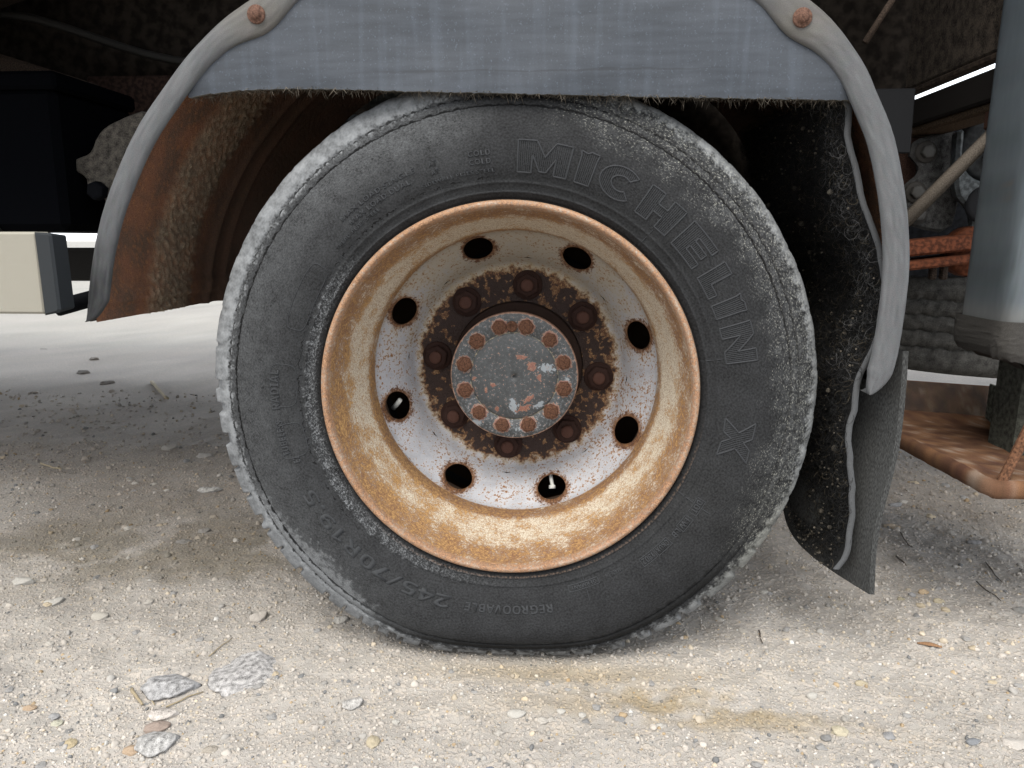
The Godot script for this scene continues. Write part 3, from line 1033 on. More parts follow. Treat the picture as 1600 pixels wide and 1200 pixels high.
func build_panel(g: Node3D) -> void:
	var x0 := -.412
	var x1 := .442
	var nx := 200
	var ny := 24
	var wav := noise(71, 2.0, 2)
	var place := func(i: int, j: int, back: float) -> Vector3:
		var x := lerpf(x0, x1, float(i) / nx)
		var lo := panel_edge(x) + .0012 * wav.get_noise_1d(x * 60.0)
		var hi := maxf(arc_top(x) - .014, lo + .001)
		var s := float(j) / ny
		var y := lerpf(lo, hi, s)
		return Vector3(x, y, .0345 + .004 * wav.get_noise_2d(x * 2.0, y * 3.0) - .006 * (1.0 - s) * (1.0 - s) - back)
	var front := grid(nx, ny, func(i, j): return place.call(i, j, 0.0), false, func(i, j):
		var v: Vector3 = place.call(i, j, 0.0)
		return Vector2((v.x + .45) / .9, (1.01 - v.y) / .25))
	var w := 1024
	var h := 256
	var na := noise(72, 1.0, 4)
	var nb := noise(73, 5.0, 3)
	var nc := noise(74, 40.0, 3)
	var col := PackedByteArray()
	col.resize(w * h * 3)
	for y in h:
		for x in w:
			var px := float(x) / w * 9.0
			var py := float(y) / h * 2.5
			var lo := na.get_noise_2d(px * .5, py)
			var hs := nb.get_noise_2d(px * .18, py * 1.6)            # long horizontal streaks
			var vs := nb.get_noise_2d(px * .9 + 60.0, py * .07)     # run marks
			var fi := nc.get_noise_2d(px, py)
			var c := .031 + .007 * lo + .010 * hs + .005 * fi + .016 * maxf(vs, 0.0)
			var sc := ss(.50, .62, fi * .7 + nb.get_noise_2d(px * 3.0, py * 2.5 + 30.0) * .8)
			c = lerpf(c, .11, sc * .35)
			var line := 1.0 - ss(.004, .014, absf(py - 1.88 - .03 * hs - .02 * lo))
			c *= 1.0 - .35 * line * ss(2.2, 3.4, px) * (1.0 - ss(6.6, 7.6, px))
			var o := (y * w + x) * 3
			var warm := clampf(.3 * lo + .3 * hs, -.2, .4)
			col[o] = gb(c * (.84 + .10 * warm))
			col[o + 1] = gb(c * 1.04)
			col[o + 2] = gb(c * (1.36 - .1 * warm))
	var m := StandardMaterial3D.new()
	m.albedo_texture = tex_from(col, w, h)
	m.roughness = .55
	m.heightmap_enabled = true
	m.heightmap_texture = m.albedo_texture
	m.heightmap_scale = .04
	var pn := put("rubber_panel", front, m, g)
	pn.set_meta("label", "blue-grey scuffed rubber panel hanging over the top of the wheel")
	# lower edge and back
	var bm := mat(.05, .048, .042, .9, grain, 30.0, .1)
	put("panel_edge", grid(nx, 3, func(i, j):
		if j == 0: return place.call(i, 0, 0.0)
		if j == 1: return place.call(i, 0, .007)
		return place.call(i, 4 if j == 2 else ny, .0075), true), mat(.22, .21, .18, .85, grain, 30.0, .05), g)
	# bristles under the panel
	var mm := MultiMesh.new()
	mm.transform_format = MultiMesh.TRANSFORM_3D
	mm.use_colors = true
	mm.mesh = strand(.0004, 1.2)
	mm.instance_count = 1900
	for k in 1900:
		var x := rng.randf_range(x0 + .004, x1 - .004)
		var big := rng.randf() < .12
		var l := rng.randf_range(.008, .016) if big else rng.randf_range(.002, .006)
		var b := Basis.from_euler(Vector3(rng.randfn(PI, .35), rng.randf() * TAU, rng.randfn(0, .45)))
		b = Basis(Vector3.FORWARD, rng.randfn(0, .5)) * Basis(Vector3.RIGHT, rng.randfn(PI, .5)) * Basis(Vector3.UP, rng.randf() * TAU)
		mm.set_instance_transform(k, Transform3D(b.scaled_local(Vector3(1.2 if big else .9, l, 1.2 if big else .9)), Vector3(x, panel_edge(x) + .002, .029 - rng.randf() * .022)))
		var c := rng.randf_range(.03, .16)
		mm.set_instance_color(k, Color(c, c * .86, c * .68))
	scatter("bristle_fringe", mm, mat(1, 1, 1, .9, null, 1, 0, 0, true), g)

func scatter(called: String, mm: MultiMesh, m: Material, parent: Node3D) -> MultiMeshInstance3D:
	var o := MultiMeshInstance3D.new()
	o.name = called
	o.multimesh = mm
	o.material_override = m
	parent.add_child(o, true)
	o.set_meta("kind", "stuff")
	return o

# a curled strand one unit long up the y axis
func strand(rad: float, curl: float) -> ArrayMesh:
	var p := PackedVector3Array()
	var w := PackedFloat32Array()
	for k in 6:
		var t := k / 5.0
		p.append(Vector3(sin(t * curl) * t * rad * 6.0, t, (1.0 - cos(t * curl * 1.5)) * rad * 5.0))
		w.append(rad * (1.0 - .6 * t))
	return tube(p, w, 3)

func curl_strand(turns: float, size: float, rad: float) -> ArrayMesh:
	var p := PackedVector3Array()
	var w := PackedFloat32Array()
	for k in 9:
		var t := k / 8.0
		var a := t * turns * TAU
		p.append(Vector3((cos(a) - 1.0) * size * .5 * (1.0 - .4 * t), t * size * 1.1, sin(a) * size * .5))
		w.append(rad * (1.0 - .5 * t))
	return tube(p, w, 3)

func mat_edge(y: float) -> float:
	var p := soften(PackedVector2Array([Vector2(.160, .458), Vector2(.184, .473), Vector2(.24, .474), Vector2(.332, .464), Vector2(.422, .466), Vector2(.457, .476), Vector2(.517, .493), Vector2(.551, .495), Vector2(.592, .483), Vector2(.649, .457), Vector2(.721, .436), Vector2(.80, .419)]), 5)
	for k in p.size() - 1:
		if y <= p[k + 1].x:
			return lerpf(p[k].y, p[k + 1].y, clampf((y - p[k].x) / (p[k + 1].x - p[k].x), 0, 1))
	return .42

func build_mat_and_flap(g: Node3D) -> void:
	var depth := .42
	var ny := 90
	var nz := 40
	var nn := noise(81, 5.0, 3)
	var low := func(s: float) -> float: return .158 + .085 * ss(.25, 1.0, s) + .006 * nn.get_noise_1d(s * 8.0)
	var pt := func(i: int, j: int, off: float) -> Vector3:
		var s := float(j) / nz
		var y: float = lerpf(low.call(s), .80, float(i) / ny)
		var x := mat_edge(y) + off - .025 * s + .006 * nn.get_noise_2d(y * 2.0, s * 2.0)
		return Vector3(x, y, .004 - s * depth)
	var black := mat(.010, .010, .010, .95, grain, 20.0, .1)
	put("mat_backing", grid(ny, nz, func(i, j): return pt.call(i, j, 0.0)), black, g)
	put("mat_back", grid(ny, nz, func(i, j): return pt.call(i, j, .008), true), mat(.035, .035, .036, .8), g)
	put("mat_edge", grid(ny, 3, func(i, j):
		var v: Vector3 = pt.call(i, 0, [0.0, .001, .0075, .0085][j])
		v.z += .0 if j == 0 or j == 3 else .003
		return v, true), mat(.085, .088, .092, .8, grain, 30.0, .04), g)
	put("mat_hem", grid(nz, 1, func(i, j): return pt.call(0, i, .0085 * j)), mat(.06, .06, .06, .8), g)
	for kind in 3:
		var mm := MultiMesh.new()
		mm.transform_format = MultiMesh.TRANSFORM_3D
		mm.use_colors = true
		var cnt: int = [22000, 320, 700][kind]
		mm.mesh = curl_strand(.8, 1.0, .030) if kind == 0 else (curl_strand(1.3, 1.0, .012) if kind == 1 else pebble_meshes[3])
		mm.instance_count = cnt
		for k in cnt:
			var s := rng.randf()
			if kind == 1: s = absf(rng.randfn(0, .09))
			var i := rng.randf()
			if kind == 1: i = rng.randf_range(.42, 1.0)
			if kind == 2:
				i = pow(rng.randf(), 1.7)
			var y: float = lerpf(low.call(s), .80, i)
			var x := mat_edge(y) - .025 * s + .006 * nn.get_noise_2d(y * 2.0, s * 2.0)
			var b := Basis(Vector3.BACK, rng.randfn(PI / 2, .6)) * Basis(Vector3.RIGHT, rng.randfn(0, .6)) * Basis(Vector3.UP, rng.randf() * TAU)
			var l := rng.randf_range(.006, .013)
			var c := rng.randf_range(.003, .018)
			var cc := Color(c, c, c)
			if kind == 0 and rng.randf() < .10: cc = Color(.06, .05, .035) * rng.randf_range(.5, 1.3)
			if kind == 1:
				l = rng.randf_range(.009, .019)
				c = rng.randf_range(.03, .13)
				cc = Color(c, c, c)
			if kind == 2:
				l = rng.randf_range(.0006, .0020) * (1.0 + 1.4 * float(rng.randf() < .06))
				c = rng.randf_range(.03, .12) * (1.0 + 1.2 * float(rng.randf() < .10))
				cc = Color(c, c * .88, c * .70)
				x -= .007
			mm.set_instance_transform(k, Transform3D(b.scaled_local(Vector3.ONE * l), Vector3(x - .001, y, .003 - s * depth)))
			mm.set_instance_color(k, cc)
		scatter(["black_bristles", "grey_bristles", "caught_grit"][kind], mm, mat(1, 1, 1, .9, null, 1, 0, 0, true), g)
	# the stiff flap behind it
	var fe := soften(PackedVector2Array([Vector2(.470, .524), Vector2(.440, .522), Vector2(.383, .516), Vector2(.339, .514), Vector2(.267, .512), Vector2(.193, .508), Vector2(.128, .503)]), 6)
	var fp := func(i: int, j: int, off: float) -> Vector3:
		var s := float(j) / 10
		var q := fe[i]
		return Vector3(q.y + off - .035 * s - .030 * sin(s * PI) + .006 * sin(q.x * 22.0), q.x + s * .012, .02 - s * .30)
	var fm := mat(.058, .059, .058, .8, worm, 5.0, .06)
	fm.uv1_scale = Vector3(22, 5, 22)
	var st := SurfaceTool.new()
	st.begin(Mesh.PRIMITIVE_TRIANGLES)
	st.append_from(grid(fe.size() - 1, 10, func(i, j): return fp.call(i, j, 0.0), true), 0, Transform3D())
	st.append_from(grid(fe.size() - 1, 10, func(i, j): return fp.call(i, j, .007)), 0, Transform3D())
	st.append_from(grid(fe.size() - 1, 1, func(i, j): return fp.call(i, 0, .007 * j)), 0, Transform3D())
	st.append_from(grid(1, 10, func(i, j): return fp.call(fe.size() - 1, j, .007 * i)), 0, Transform3D())
	put("mud_flap", st.commit(), fm, g)


# ---------------------------------------------------------------- the rest of the trailer
func build_trailer() -> void:
	var steel := mat(.030, .024, .019, .9, blotch, 3.0, .15)
	steel.metallic_specular = .2
	var brown := mat(.060, .042, .031, .9, worm, 12.0, .12)
	var black := mat(.005, .0055, .007, .8, grain, 8.0, .03)
	black.metallic_specular = .15
	var grey := mat(.115, .125, .130, .65, blotch, 7.0, .06)
	# deck and chassis
	put("deck", slab(Vector3(9.0, .16, 2.50), .01), steel, trailer, Vector3(-.4, 1.43, -1.22))
	put("added_shade_board", slab(Vector3(5.2, .42, .03), .004), steel, trailer, Vector3(-1.7, 1.158, -2.455))  # unseen far board, added to cut the light reaching the ground underneath
	put("added_shade_board", slab(Vector3(4.35, .42, .03), .004), steel, trailer, Vector3(-2.70, 1.158, -.025))  # unseen near board, added just above the view to shade the box
	for z: float in [-.70, -1.72]:
		put("chassis_rail", slab(Vector3(4.584, .67, .10), .006), steel, trailer, Vector3(-1.508, 1.010, z))
	put("chassis_rail", slab(Vector3(3.2, .14, .10), .006), steel, trailer, Vector3(2.0, 1.28, -1.72))
	var fw := PackedVector2Array()
	for q: Vector2 in [Vector2(.16, 0), Vector2(.25, .02), Vector2(.33, .03), Vector2(.405, .005), Vector2(.419, -.03), Vector2(.419, -.48), Vector2(.25, -.5)]: fw.append(q)
	put("far_wheel", lathe(fw, 64), black, trailer, Vector3(0, .4195, -1.93))
	put("axle", tube(PackedVector3Array([Vector3(0, YA, -.52), Vector3(0, YA, -2.0)]), PackedFloat32Array([.07, .07]), 24), black, trailer)
	var box_m := mat(.0030, .0033, .0043, .9, grain, 8.0)
	box_m.metallic_specular = .06
	# left: battery box, cross braces, bracket casting
	put("side_box", slab(Vector3(.62, .245, .45), .012), box_m, trailer, Vector3(-1.122, .751, -.53))
	put("cross_brace", slab(Vector3(.60, .055, .05), .005), brown, trailer, Vector3(-1.13, .972, -.47)).rotation.z = -.30
	put("cross_brace", slab(Vector3(.75, .075, .05), .005), brown, trailer, Vector3(-1.10, 1.06, -.45)).rotation.z = .28
	put("box_strap", slab(Vector3(.035, .250, .46), .003), mat(.030, .026, .022, .8, rock, 8.0, .1), trailer, Vector3(-.960, .751, -.53))
	put("box_lid", slab(Vector3(.64, .030, .47), .006), box_m, trailer, Vector3(-1.122, .884, -.53))
	for k in 3:
		var hose := PackedVector3Array()
		var hr := PackedFloat32Array()
		for i in 14:
			var t: float = i / 13.0
			hose.append(Vector3(lerpf(-1.35, -.62, t), 1.02 - .05 * k + .05 * sin(t * 5.0 + k * 1.3), -.60 + .03 * sin(t * 3.0 + k)))
			hr.append(.008 + .002 * k)
		put("air_hose", tube(hose, hr, 8), mat(.035, .033, .030, .7, grain, 20.0), trailer)
	put("hanger_plate", slab(Vector3(.20, .30, .02), .004), mat(.040, .022, .016, .9, blotch, 8.0, .1), trailer, Vector3(-.80, .79, -.56))
	var cast := soften(PackedVector2Array([Vector2(-.832, .742), Vector2(-.812, .757), Vector2(-.785, .768), Vector2(-.765, .800), Vector2(-.730, .822), Vector2(-.66, .835), Vector2(-.64, .74), Vector2(-.70, .665), Vector2(-.757, .662), Vector2(-.768, .690), Vector2(-.795, .700), Vector2(-.797, .722), Vector2(-.810, .733)]), 3)
	put("bracket_casting", plate(cast, -.42, -.35, .003), mat(.105, .092, .076, .8, rock, 6.0, .15), trailer)
	put("casting_bolt", prism6(.016, .02, .2), black, trailer, Vector3(-.772, .700, -.352))
	put("lower_beam", slab(Vector3(5.0, .145, .10), .01), mat(.030, .028, .026, .9), trailer, Vector3(-3.4, .503, -2.30))
	put("brake_hose", tube(PackedVector3Array([Vector3(-.57, .530, .02), Vector3(-.535, .545, -.05), Vector3(-.50, .552, -.15)]), PackedFloat32Array([.012, .012, .012]), 10), black, trailer, Vector3(-.07, -.012, -.02))
	# mossy muck lying on the shoulder of the guard
	# brake chamber behind the top of the wheel
	var ch := put("brake_chamber", lathe(PackedVector2Array([Vector2(0, .03), Vector2(.045, .03), Vector2(.062, .02), Vector2(.068, .0), Vector2(.078, -.002), Vector2(.078, -.014), Vector2(.066, -.016), Vector2(.06, -.07), Vector2(0, -.08)]), 40), mat(.05, .055, .06, .6, blotch, 8.0), trailer, Vector3(-.375, .795, -.63))
	for k in 6:
		put("chamber_bolt", prism6(.009, .012, .1), brown, ch, ring(k * TAU / 6 + .3, .055, .026))
	put("air_tank", tube(PackedVector3Array([Vector3(-.33, .905, -.66), Vector3(-.12, .905, -.66)]), PackedFloat32Array([.055, .055]), 24), mat(.075, .085, .085, .6, blotch, 6.0), trailer)

	# left: side guard rail with its end cap
	var rail := holder("side_guard", trailer)
	put("rail", slab(Vector3(1.20, .104, .03), .003), mat(.33, .31, .26, .8, grain, 40.0, .10), rail, Vector3(-1.190, .571, .084))
	var cap := plate(PackedVector2Array([Vector2(-.592, .6225), Vector2(-.572, .6215), Vector2(-.5695, .618), Vector2(-.5685, .57), Vector2(-.5680, .525), Vector2(-.571, .521), Vector2(-.590, .5175), Vector2(-.591, .57)]), .066, .1012, .003)
	put("end_cap", cap, mat(.022, .025, .028, .7, grain, 24.0, .04), rail)
	for x: float in [-.75, -1.6]:
		put("stay", slab(Vector3(.05, .80, .04), .004), steel, rail, Vector3(x, .97, .035))

	# right: cross members with a slit of daylight between them
	put("cross_member", slab(Vector3(.014, .46, .74), .004), mat(.085, .066, .050, .9, rock, 4.0, .2), trailer, Vector3(.757, 1.1335, -.245))
	put("cross_flange", slab(Vector3(.018, .012, .742), .003), mat(.060, .042, .030, .9, blotch, 6.0, .1), trailer, Vector3(.757, .8970, -.245))
	put("cross_member", slab(Vector3(.012, .050, .46), .004), mat(.016, .013, .011, .9, grain, 10.0), trailer, Vector3(.756, .8555, -.40))
	put("timber_packing", slab(Vector3(.06, .018, .40), .004), mat(.10, .066, .040, .85, worm, 9.0, .1), trailer, Vector3(.79, .825, -.42))
	put("clamp_block", slab(Vector3(.05, .035, .05), .004), mat(.075, .036, .024, .85, grain, 20.0, .1), trailer, Vector3(.787, .806, -.30))
	put("thin_pipe", tube(PackedVector3Array([Vector3(.525, .905, -.22), Vector3(.56, .965, -.22), Vector3(.62, 1.05, -.25)]), PackedFloat32Array([.005, .005, .005]), 8), brown, trailer)
	put("guard_bracket", slab(Vector3(.075, .10, .006), .002), mat(.006, .0065, .008, .7, grain, 14.0), trailer, Vector3(.595, .80, -.285))
	put("back_panel", slab(Vector3(1.00, .34, .02), .004), mat(.012, .013, .016, .9, blotch, 6.0, .1), trailer, Vector3(.88, .70, -.76))
	put("rust_plate", slab(Vector3(.16, .17, .02), .004), mat(.075, .038, .026, .9, worm, 16.0, .2), trailer, Vector3(.74, .76, -.63))
	# spring hanger: lobed plate, curved arm with an eye, bolts
	var lob := soften(PackedVector2Array([Vector2(.760, .800), Vector2(.785, .812), Vector2(.850, .812), Vector2(.852, .64), Vector2(.770, .640), Vector2(.752, .655), Vector2(.757, .685), Vector2(.748, .70), Vector2(.754, .722), Vector2(.772, .738), Vector2(.775, .755), Vector2(.757, .775)]), 3)
	put("hanger_lobe", plate(lob, -.60, -.575, .005), mat(.075, .073, .070, .8, rock, 7.0, .15), trailer)
	for p: Vector2 in [Vector2(.785, .782), Vector2(.772, .705), Vector2(.778, .662)]:
		put("hanger_washer", lathe(PackedVector2Array([Vector2(.021, -.01), Vector2(.021, .002), Vector2(.018, .004), Vector2(.0, .004)]), 28), mat(.04, .036, .032, .7), trailer, Vector3(p.x, p.y, -.574))
		put("hanger_bolt", prism6(.0125, .013, .3), mat(.075, .072, .066, .6, grain, 40.0), trailer, Vector3(p.x, p.y, -.571))
	var arm := soften(PackedVector2Array([Vector2(.820, .815), Vector2(.832, .815), Vector2(.834, .765), Vector2(.850, .735), Vector2(.880, .722), Vector2(.92, .735), Vector2(.97, .74), Vector2(.97, .58), Vector2(.885, .575), Vector2(.845, .592), Vector2(.858, .612), Vector2(.866, .640), Vector2(.858, .668), Vector2(.832, .694), Vector2(.823, .73)]), 3)
	put("hanger_arm", plate(arm, -.56, -.525, .006), mat(.105, .115, .118, .6, blotch, 8.0, .08), trailer)
	put("arm_eye", lathe(PackedVector2Array([Vector2(.036, -.002), Vector2(.034, .0015), Vector2(.026, .002), Vector2(.025, .0015), Vector2(.0, .001)]), 32), mat(.008, .008, .009, .8), trailer, Vector3(.882, .680, -.5255))
	put("bush", lathe(PackedVector2Array([Vector2(.062, -.03), Vector2(.062, .004), Vector2(.055, .010), Vector2(0, .014)]), 36), mat(.045, .047, .048, .6, blotch, 8.0), trailer, Vector3(.900, .786, -.555))
	put("hanger_bolt", prism6(.014, .014, .5), mat(.12, .115, .105, .55), trailer, Vector3(.892, .765, -.542))
	# orange painted spring seat
	var orange := mat(.185, .058, .026, .75, blotch, 9.0, .08)
	put("spring_seat", slab(Vector3(.16, .030, .07), .004), orange, trailer, Vector3(.775, .601, -.50)).rotation.z = .10
	put("spring_seat", slab(Vector3(.19, .016, .10), .004), orange, trailer, Vector3(.785, .572, -.49)).rotation.z = .12
	put("seat_lug", lathe(PackedVector2Array([Vector2(0, .01), Vector2(.045, .01), Vector2(.048, .006), Vector2(.048, -.03), Vector2(0, -.03)]), 32), orange, trailer, Vector3(.858, .590, -.50))
	for x: float in [.775, .795]:
		put("seat_bolt", slab(Vector3(.013, .028, .013), .003), brown, trailer, Vector3(x, .552, -.475))
	put("tie_bar", tube(PackedVector3Array([Vector3(.615, .640, -.24), Vector3(.80, .845, -.24)]), PackedFloat32Array([.011, .011]), 6), mat(.125, .105, .085, .8, worm, 20.0, .1), trailer)
	build_spare()
	build_leg()

func build_spare() -> void:
	var s := holder("spare_wheel", trailer)
	var pr := PackedVector2Array()          # radius, height above its lower face; the near tread shows five ribs
	for q in [[.24, .0], [.33, -.005], [.395, .006], [.412, .018], [.418, .032], [.419, .060], [.4125, .062], [.4125, .066], [.419, .068], [.419, .098], [.4125, .100], [.4125, .104], [.419, .106], [.419, .134], [.4125, .136], [.4125, .140], [.419, .142], [.419, .170], [.4125, .172], [.4125, .176], [.419, .178], [.418, .206], [.412, .222], [.395, .235], [.33, .243], [.24, .24]]:
		pr.append(Vector2(q[0], q[1]))
	var segs := 540
	var m := grid(segs, pr.size() - 1, func(i, j):
		var a := float(i) / segs * TAU
		var wv := .0022 * sin(a * 56.0) + .0010 * sin(a * 131.0)
		var inner: float = 1.0 if j > 4 and j < 21 else 0.0
		return Vector3(pr[j].x * cos(a), pr[j].y + wv * inner, pr[j].x * sin(a)), true)
	var t := put("tyre", m, mat(.100, .096, .088, .9, rock, 5.0, .12), s)
	t.set_meta("label", "spare tyre slung flat beneath the chassis")
	put("rim", grid(64, 3, func(i, j):
		var a := float(i) / 64 * TAU
		var q: Vector2 = [Vector2(.255, .0), Vector2(.235, .03), Vector2(.2, .10), Vector2(0, .11)][j]
		return Vector3(q.x * cos(a), q.y, q.x * sin(a))), mat(.06, .05, .04, .8, blotch, 8.0), s)
	s.position = Vector3(1.13, .302, -1.13)
	s.rotation = Vector3(.02, 0, -.035)

func build_leg() -> void:
	var leg := holder("support_leg", trailer)
	var nz := noise(95, 6.0, 3)
	var w := .16
	var d := .15
	var na := 72
	var nh := 120
	var y0 := .480
	var y1 := 1.36
	var loop := func(a: float) -> Vector2:          # rounded square
		var c := cos(a)
		var s := sin(a)
		return Vector2(signf(c) * pow(absf(c), .32) * w / 2, signf(s) * pow(absf(s), .32) * d / 2)
	var tube_mesh := grid(na, nh, func(i, j):
		var q: Vector2 = loop.call(float(i) / na * TAU)
		return Vector3(q.x + .045, lerpf(y0, y1, float(j) / nh), q.y), true, null, func(i, j):
			var q: Vector2 = loop.call(float(i) / na * TAU)
			var y := lerpf(y0, y1, float(j) / nh)
			var k := .104 + .012 * nz.get_noise_2d(q.x * 14.0, y * 1.5) + .02 * nz.get_noise_2d(q.x * 60.0, y * 2.0)
			var c := Color(k * .86, k * 1.0, k * 1.10)
			# the long rust run on the front
			var cx := -.052 - (y - .74) * .02
			var st := (1.0 - ss(.0012, .0048, absf(q.x + q.y - cx + .004 * nz.get_noise_1d(y * 12.0)))) * ss(.655, .70, y) * (1.0 - ss(.80, .83, y))
			if q.x > 0.0: st = 0.0
			c = c.lerp(Color(.155, .092, .045), st * .75)
			return c.lerp(Color(.16, .155, .145), .5 * (1.0 - ss(.50, .53, y))))
	var lm := mat(1, 1, 1, .5, null, 6.0, 0, 0, true)
	lm.albedo_texture = shade_tex(noise(96, .03, 4).get_seamless_image(256, 256), .92, 1.0)
	lm.uv1_triplanar = true
	lm.uv1_scale = Vector3(9, 2, 9)
	var t := put("outer_tube", tube_mesh, lm, leg)
	t.set_meta("label", "pale blue-grey square leg tube with a rust run")
	# sleeve end caked in mud
	var sleeve := grid(na, 44, func(i, j):
		var a := float(i) / na * TAU
		var q: Vector2 = loop.call(a)
		var v := float(j) / 44
		var y := lerpf(.420, .496, v)
		var n: float = nz.get_noise_3d(q.x * 14.0, y * 14.0, q.y * 14.0)
		var f := 1.10 + .016 * n * (1.0 - ss(.75, .95, v)) - .10 * pow(1.0 - v, 5.0)
		var sag := .010 * maxf(0.0, nz.get_noise_2d(q.x * 20.0, q.y * 20.0)) * (1.0 - v)
		if j == 0: f = .2
		return Vector3(q.x * f + .045, y - sag - .022 * q.x / w * 2.0 * (1.0 - v), q.y * f), true)
	put("muddy_sleeve", sleeve, mat(.085, .080, .074, .95, worm, 34.0, .18), leg)
	put("inner_tube", slab(Vector3(.09, .20, .09), .01), mat(.085, .088, .072, .85, rock, 8.0, .1), leg, Vector3(.095, .365, -.05))
	var foot_m := mat(1, 1, 1, .85, grain, 16.0, .10, 0, true)
	var nf := noise(97, 7.0, 4)
	var rusty := func(p: Vector3) -> Color:
		var k := nf.get_noise_3d(p.x * 3, p.y * 3, p.z * 3)
		var f := nf.get_noise_3d(p.x * 14, p.y * 14, p.z * 14)
		var c := Color(.085, .042, .027).lerp(Color(.190, .098, .050), clampf(.5 + k * 1.6, 0, 1))
		return c.lerp(Color(.30, .25, .21), clampf(f * 1.0 + k * 1.8 - .45, 0, .6))
	# foot pan: floor with a rolled front edge, back wall, gusset
	var floor_pt := func(i: int, j: int) -> Vector3:
		var u := i / 40.0
		var v := j / 40.0
		var a := Vector3(-.058, .278, .140).lerp(Vector3(.25, .278, .140), u)
		var b := Vector3(-.085, .278, -.30).lerp(Vector3(.25, .278, -.22), u)
		var p := a.lerp(b, v)
		p.y += .0014 * nf.get_noise_2d(u * 2, v * 2) + .010 * ss(.85, 1.0, v)
		return p
	put("foot_plate", grid(40, 40, func(i, j): return floor_pt.call(i, j), false, null, func(i, j): return rusty.call(floor_pt.call(i, j))), foot_m, leg)
	put("foot_underside", grid(40, 40, func(i, j): return floor_pt.call(i, j) - Vector3(0, .026, 0), true), mat(.11, .055, .035, .9, grain, 12.0), leg)
	put("foot_edge", grid(80, 5, func(i, j):
		var p: Vector3 = floor_pt.call(0, 40 - i) if i < 40 else floor_pt.call(i - 40, 0)
		var a: float = PI * j / 5.0
		var out := Vector3(-1, 0, .1) if i < 40 else Vector3(-.1, 0, 1)
		return p + Vector3(0, -.0130 + .0135 * cos(a), 0) + out * (.010 * pow(sin(a), .6)), true, null, func(i, j):
			var p: Vector3 = floor_pt.call(0, 40 - i) if i < 40 else floor_pt.call(i - 40, 0)
			return rusty.call(p * 1.7)), foot_m, leg)
	var wall := func(u: float, v: float) -> Vector3:
		var p := Vector3(-.075, .272, -.302).lerp(Vector3(.14, .272, -.245), u)
		return p + Vector3(0, v * .072, -.006 * v)
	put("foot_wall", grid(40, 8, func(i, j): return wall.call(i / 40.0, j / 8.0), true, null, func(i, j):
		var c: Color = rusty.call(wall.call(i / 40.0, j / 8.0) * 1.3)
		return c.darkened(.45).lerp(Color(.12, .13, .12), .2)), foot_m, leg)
	put("foot_wall_back", grid(1, 1, func(i, j): return wall.call(float(i), float(j)) - Vector3(0, 0, .008)), mat(.10, .05, .03, .9), leg)
	put("foot_gusset", plate(PackedVector2Array([Vector2(-.24, .278), Vector2(-.24, .352), Vector2(-.06, .352), Vector2(.02, .32), Vector2(.02, .278)]), -.004, .004, .002), mat(.115, .125, .105, .8, blotch, 9.0, .15), leg, Vector3(.128, 0, 0)).rotation.y = -PI / 2
	put("foot_strut", slab(Vector3(.014, .15, .010), .003), mat(.16, .075, .04, .85, rock, 18.0, .1), leg, Vector3(-.018, .340, .125)).rotation = Vector3(-.15, 0, -.40)
	leg.position = Vector3(.738, 0, -.175)
	leg.rotation.z = -.022


# ---------------------------------------------------------------- ground
var gn1: FastNoiseLite
var gn2: FastNoiseLite
var gn3: FastNoiseLite

func gh(x: float, z: float) -> float:
	var h := .010 * gn1.get_noise_2d(x, z) + .0045 * gn2.get_noise_2d(x, z) + .0009 * gn3.get_noise_2d(x, z)
	var under := exp(-pow(x / .20, 2)) * ss(.07, .0, z) * ss(-.9, -.7, z)
	h = lerpf(h, -.001 + .0015 * gn2.get_noise_2d(x, z), under)
	if under < .6: h = minf(h, .012)
	return h

func spaced(a: float, b: float, step: float, far_lo: float, far_hi: float) -> PackedFloat32Array:
	var v := PackedFloat32Array()
	var x := a
	var s := step
	var lo := []
	while x > far_lo:
		s *= 1.09
		x -= s
		lo.append(x)
	lo.reverse()
	for q in lo: v.append(q)
	x = a
	while x < b:
		v.append(x)
		x += step
	s = step
	while x < far_hi:
		v.append(x)
		s *= 1.09
		x += s
	v.append(far_hi)
	return v

func ground_color(x: float, z: float) -> Color:
	var lo := gn1.get_noise_2d(x * .8 + 30, z * .8)
	var mi := gn2.get_noise_2d(x + 50, z)
	var fi := gn3.get_noise_2d(x, z + 70)
	var k := 1.0 + .16 * lo + .10 * mi + .07 * fi
	var c := Color(.385, .357, .325) * k
	# ochre run where rust and water drained out in front of the tyre
	var st := gn1.get_noise_2d(x * .5, z * 3.0 + 9.0)
	var och := exp(-pow((x - .27) / .22, 2) - pow((z - .10) / .065, 2)) * ss(-.25, .3, st + .5 * mi)
	och = maxf(och, .7 * exp(-pow((x - .08) / .2, 2) - pow((z - .035) / .03, 2)))
	c = c.lerp(Color(.27, .215, .135) * k, clampf(och, 0, .85))
	# damp oily patch on the left
	var dn := gn1.get_noise_2d(x * 1.6 + 7.0, z * 1.6)
	var damp := exp(-pow((x + .72) / .45, 2) - pow((z + .40) / .20, 2)) * ss(-.45, .45, dn + .5 * mi + .15)
	c = c.lerp(Color(.150, .128, .092), clampf(damp * 1.1, 0, .7))
	c *= 1.0 + .10 * gn1.get_noise_2d(x * .35 + 3.0, z * 4.5) * .7 + .05 * gn2.get_noise_2d(x * .12, z * 1.6)
	# ground beyond the trailer painted darker to offset the full sky light on it
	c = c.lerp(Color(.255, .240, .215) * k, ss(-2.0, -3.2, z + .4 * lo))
	# browner ground further under the trailer, much of its shade painted into the colour
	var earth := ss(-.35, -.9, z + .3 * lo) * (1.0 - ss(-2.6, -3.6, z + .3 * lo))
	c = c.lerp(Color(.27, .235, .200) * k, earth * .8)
	return c

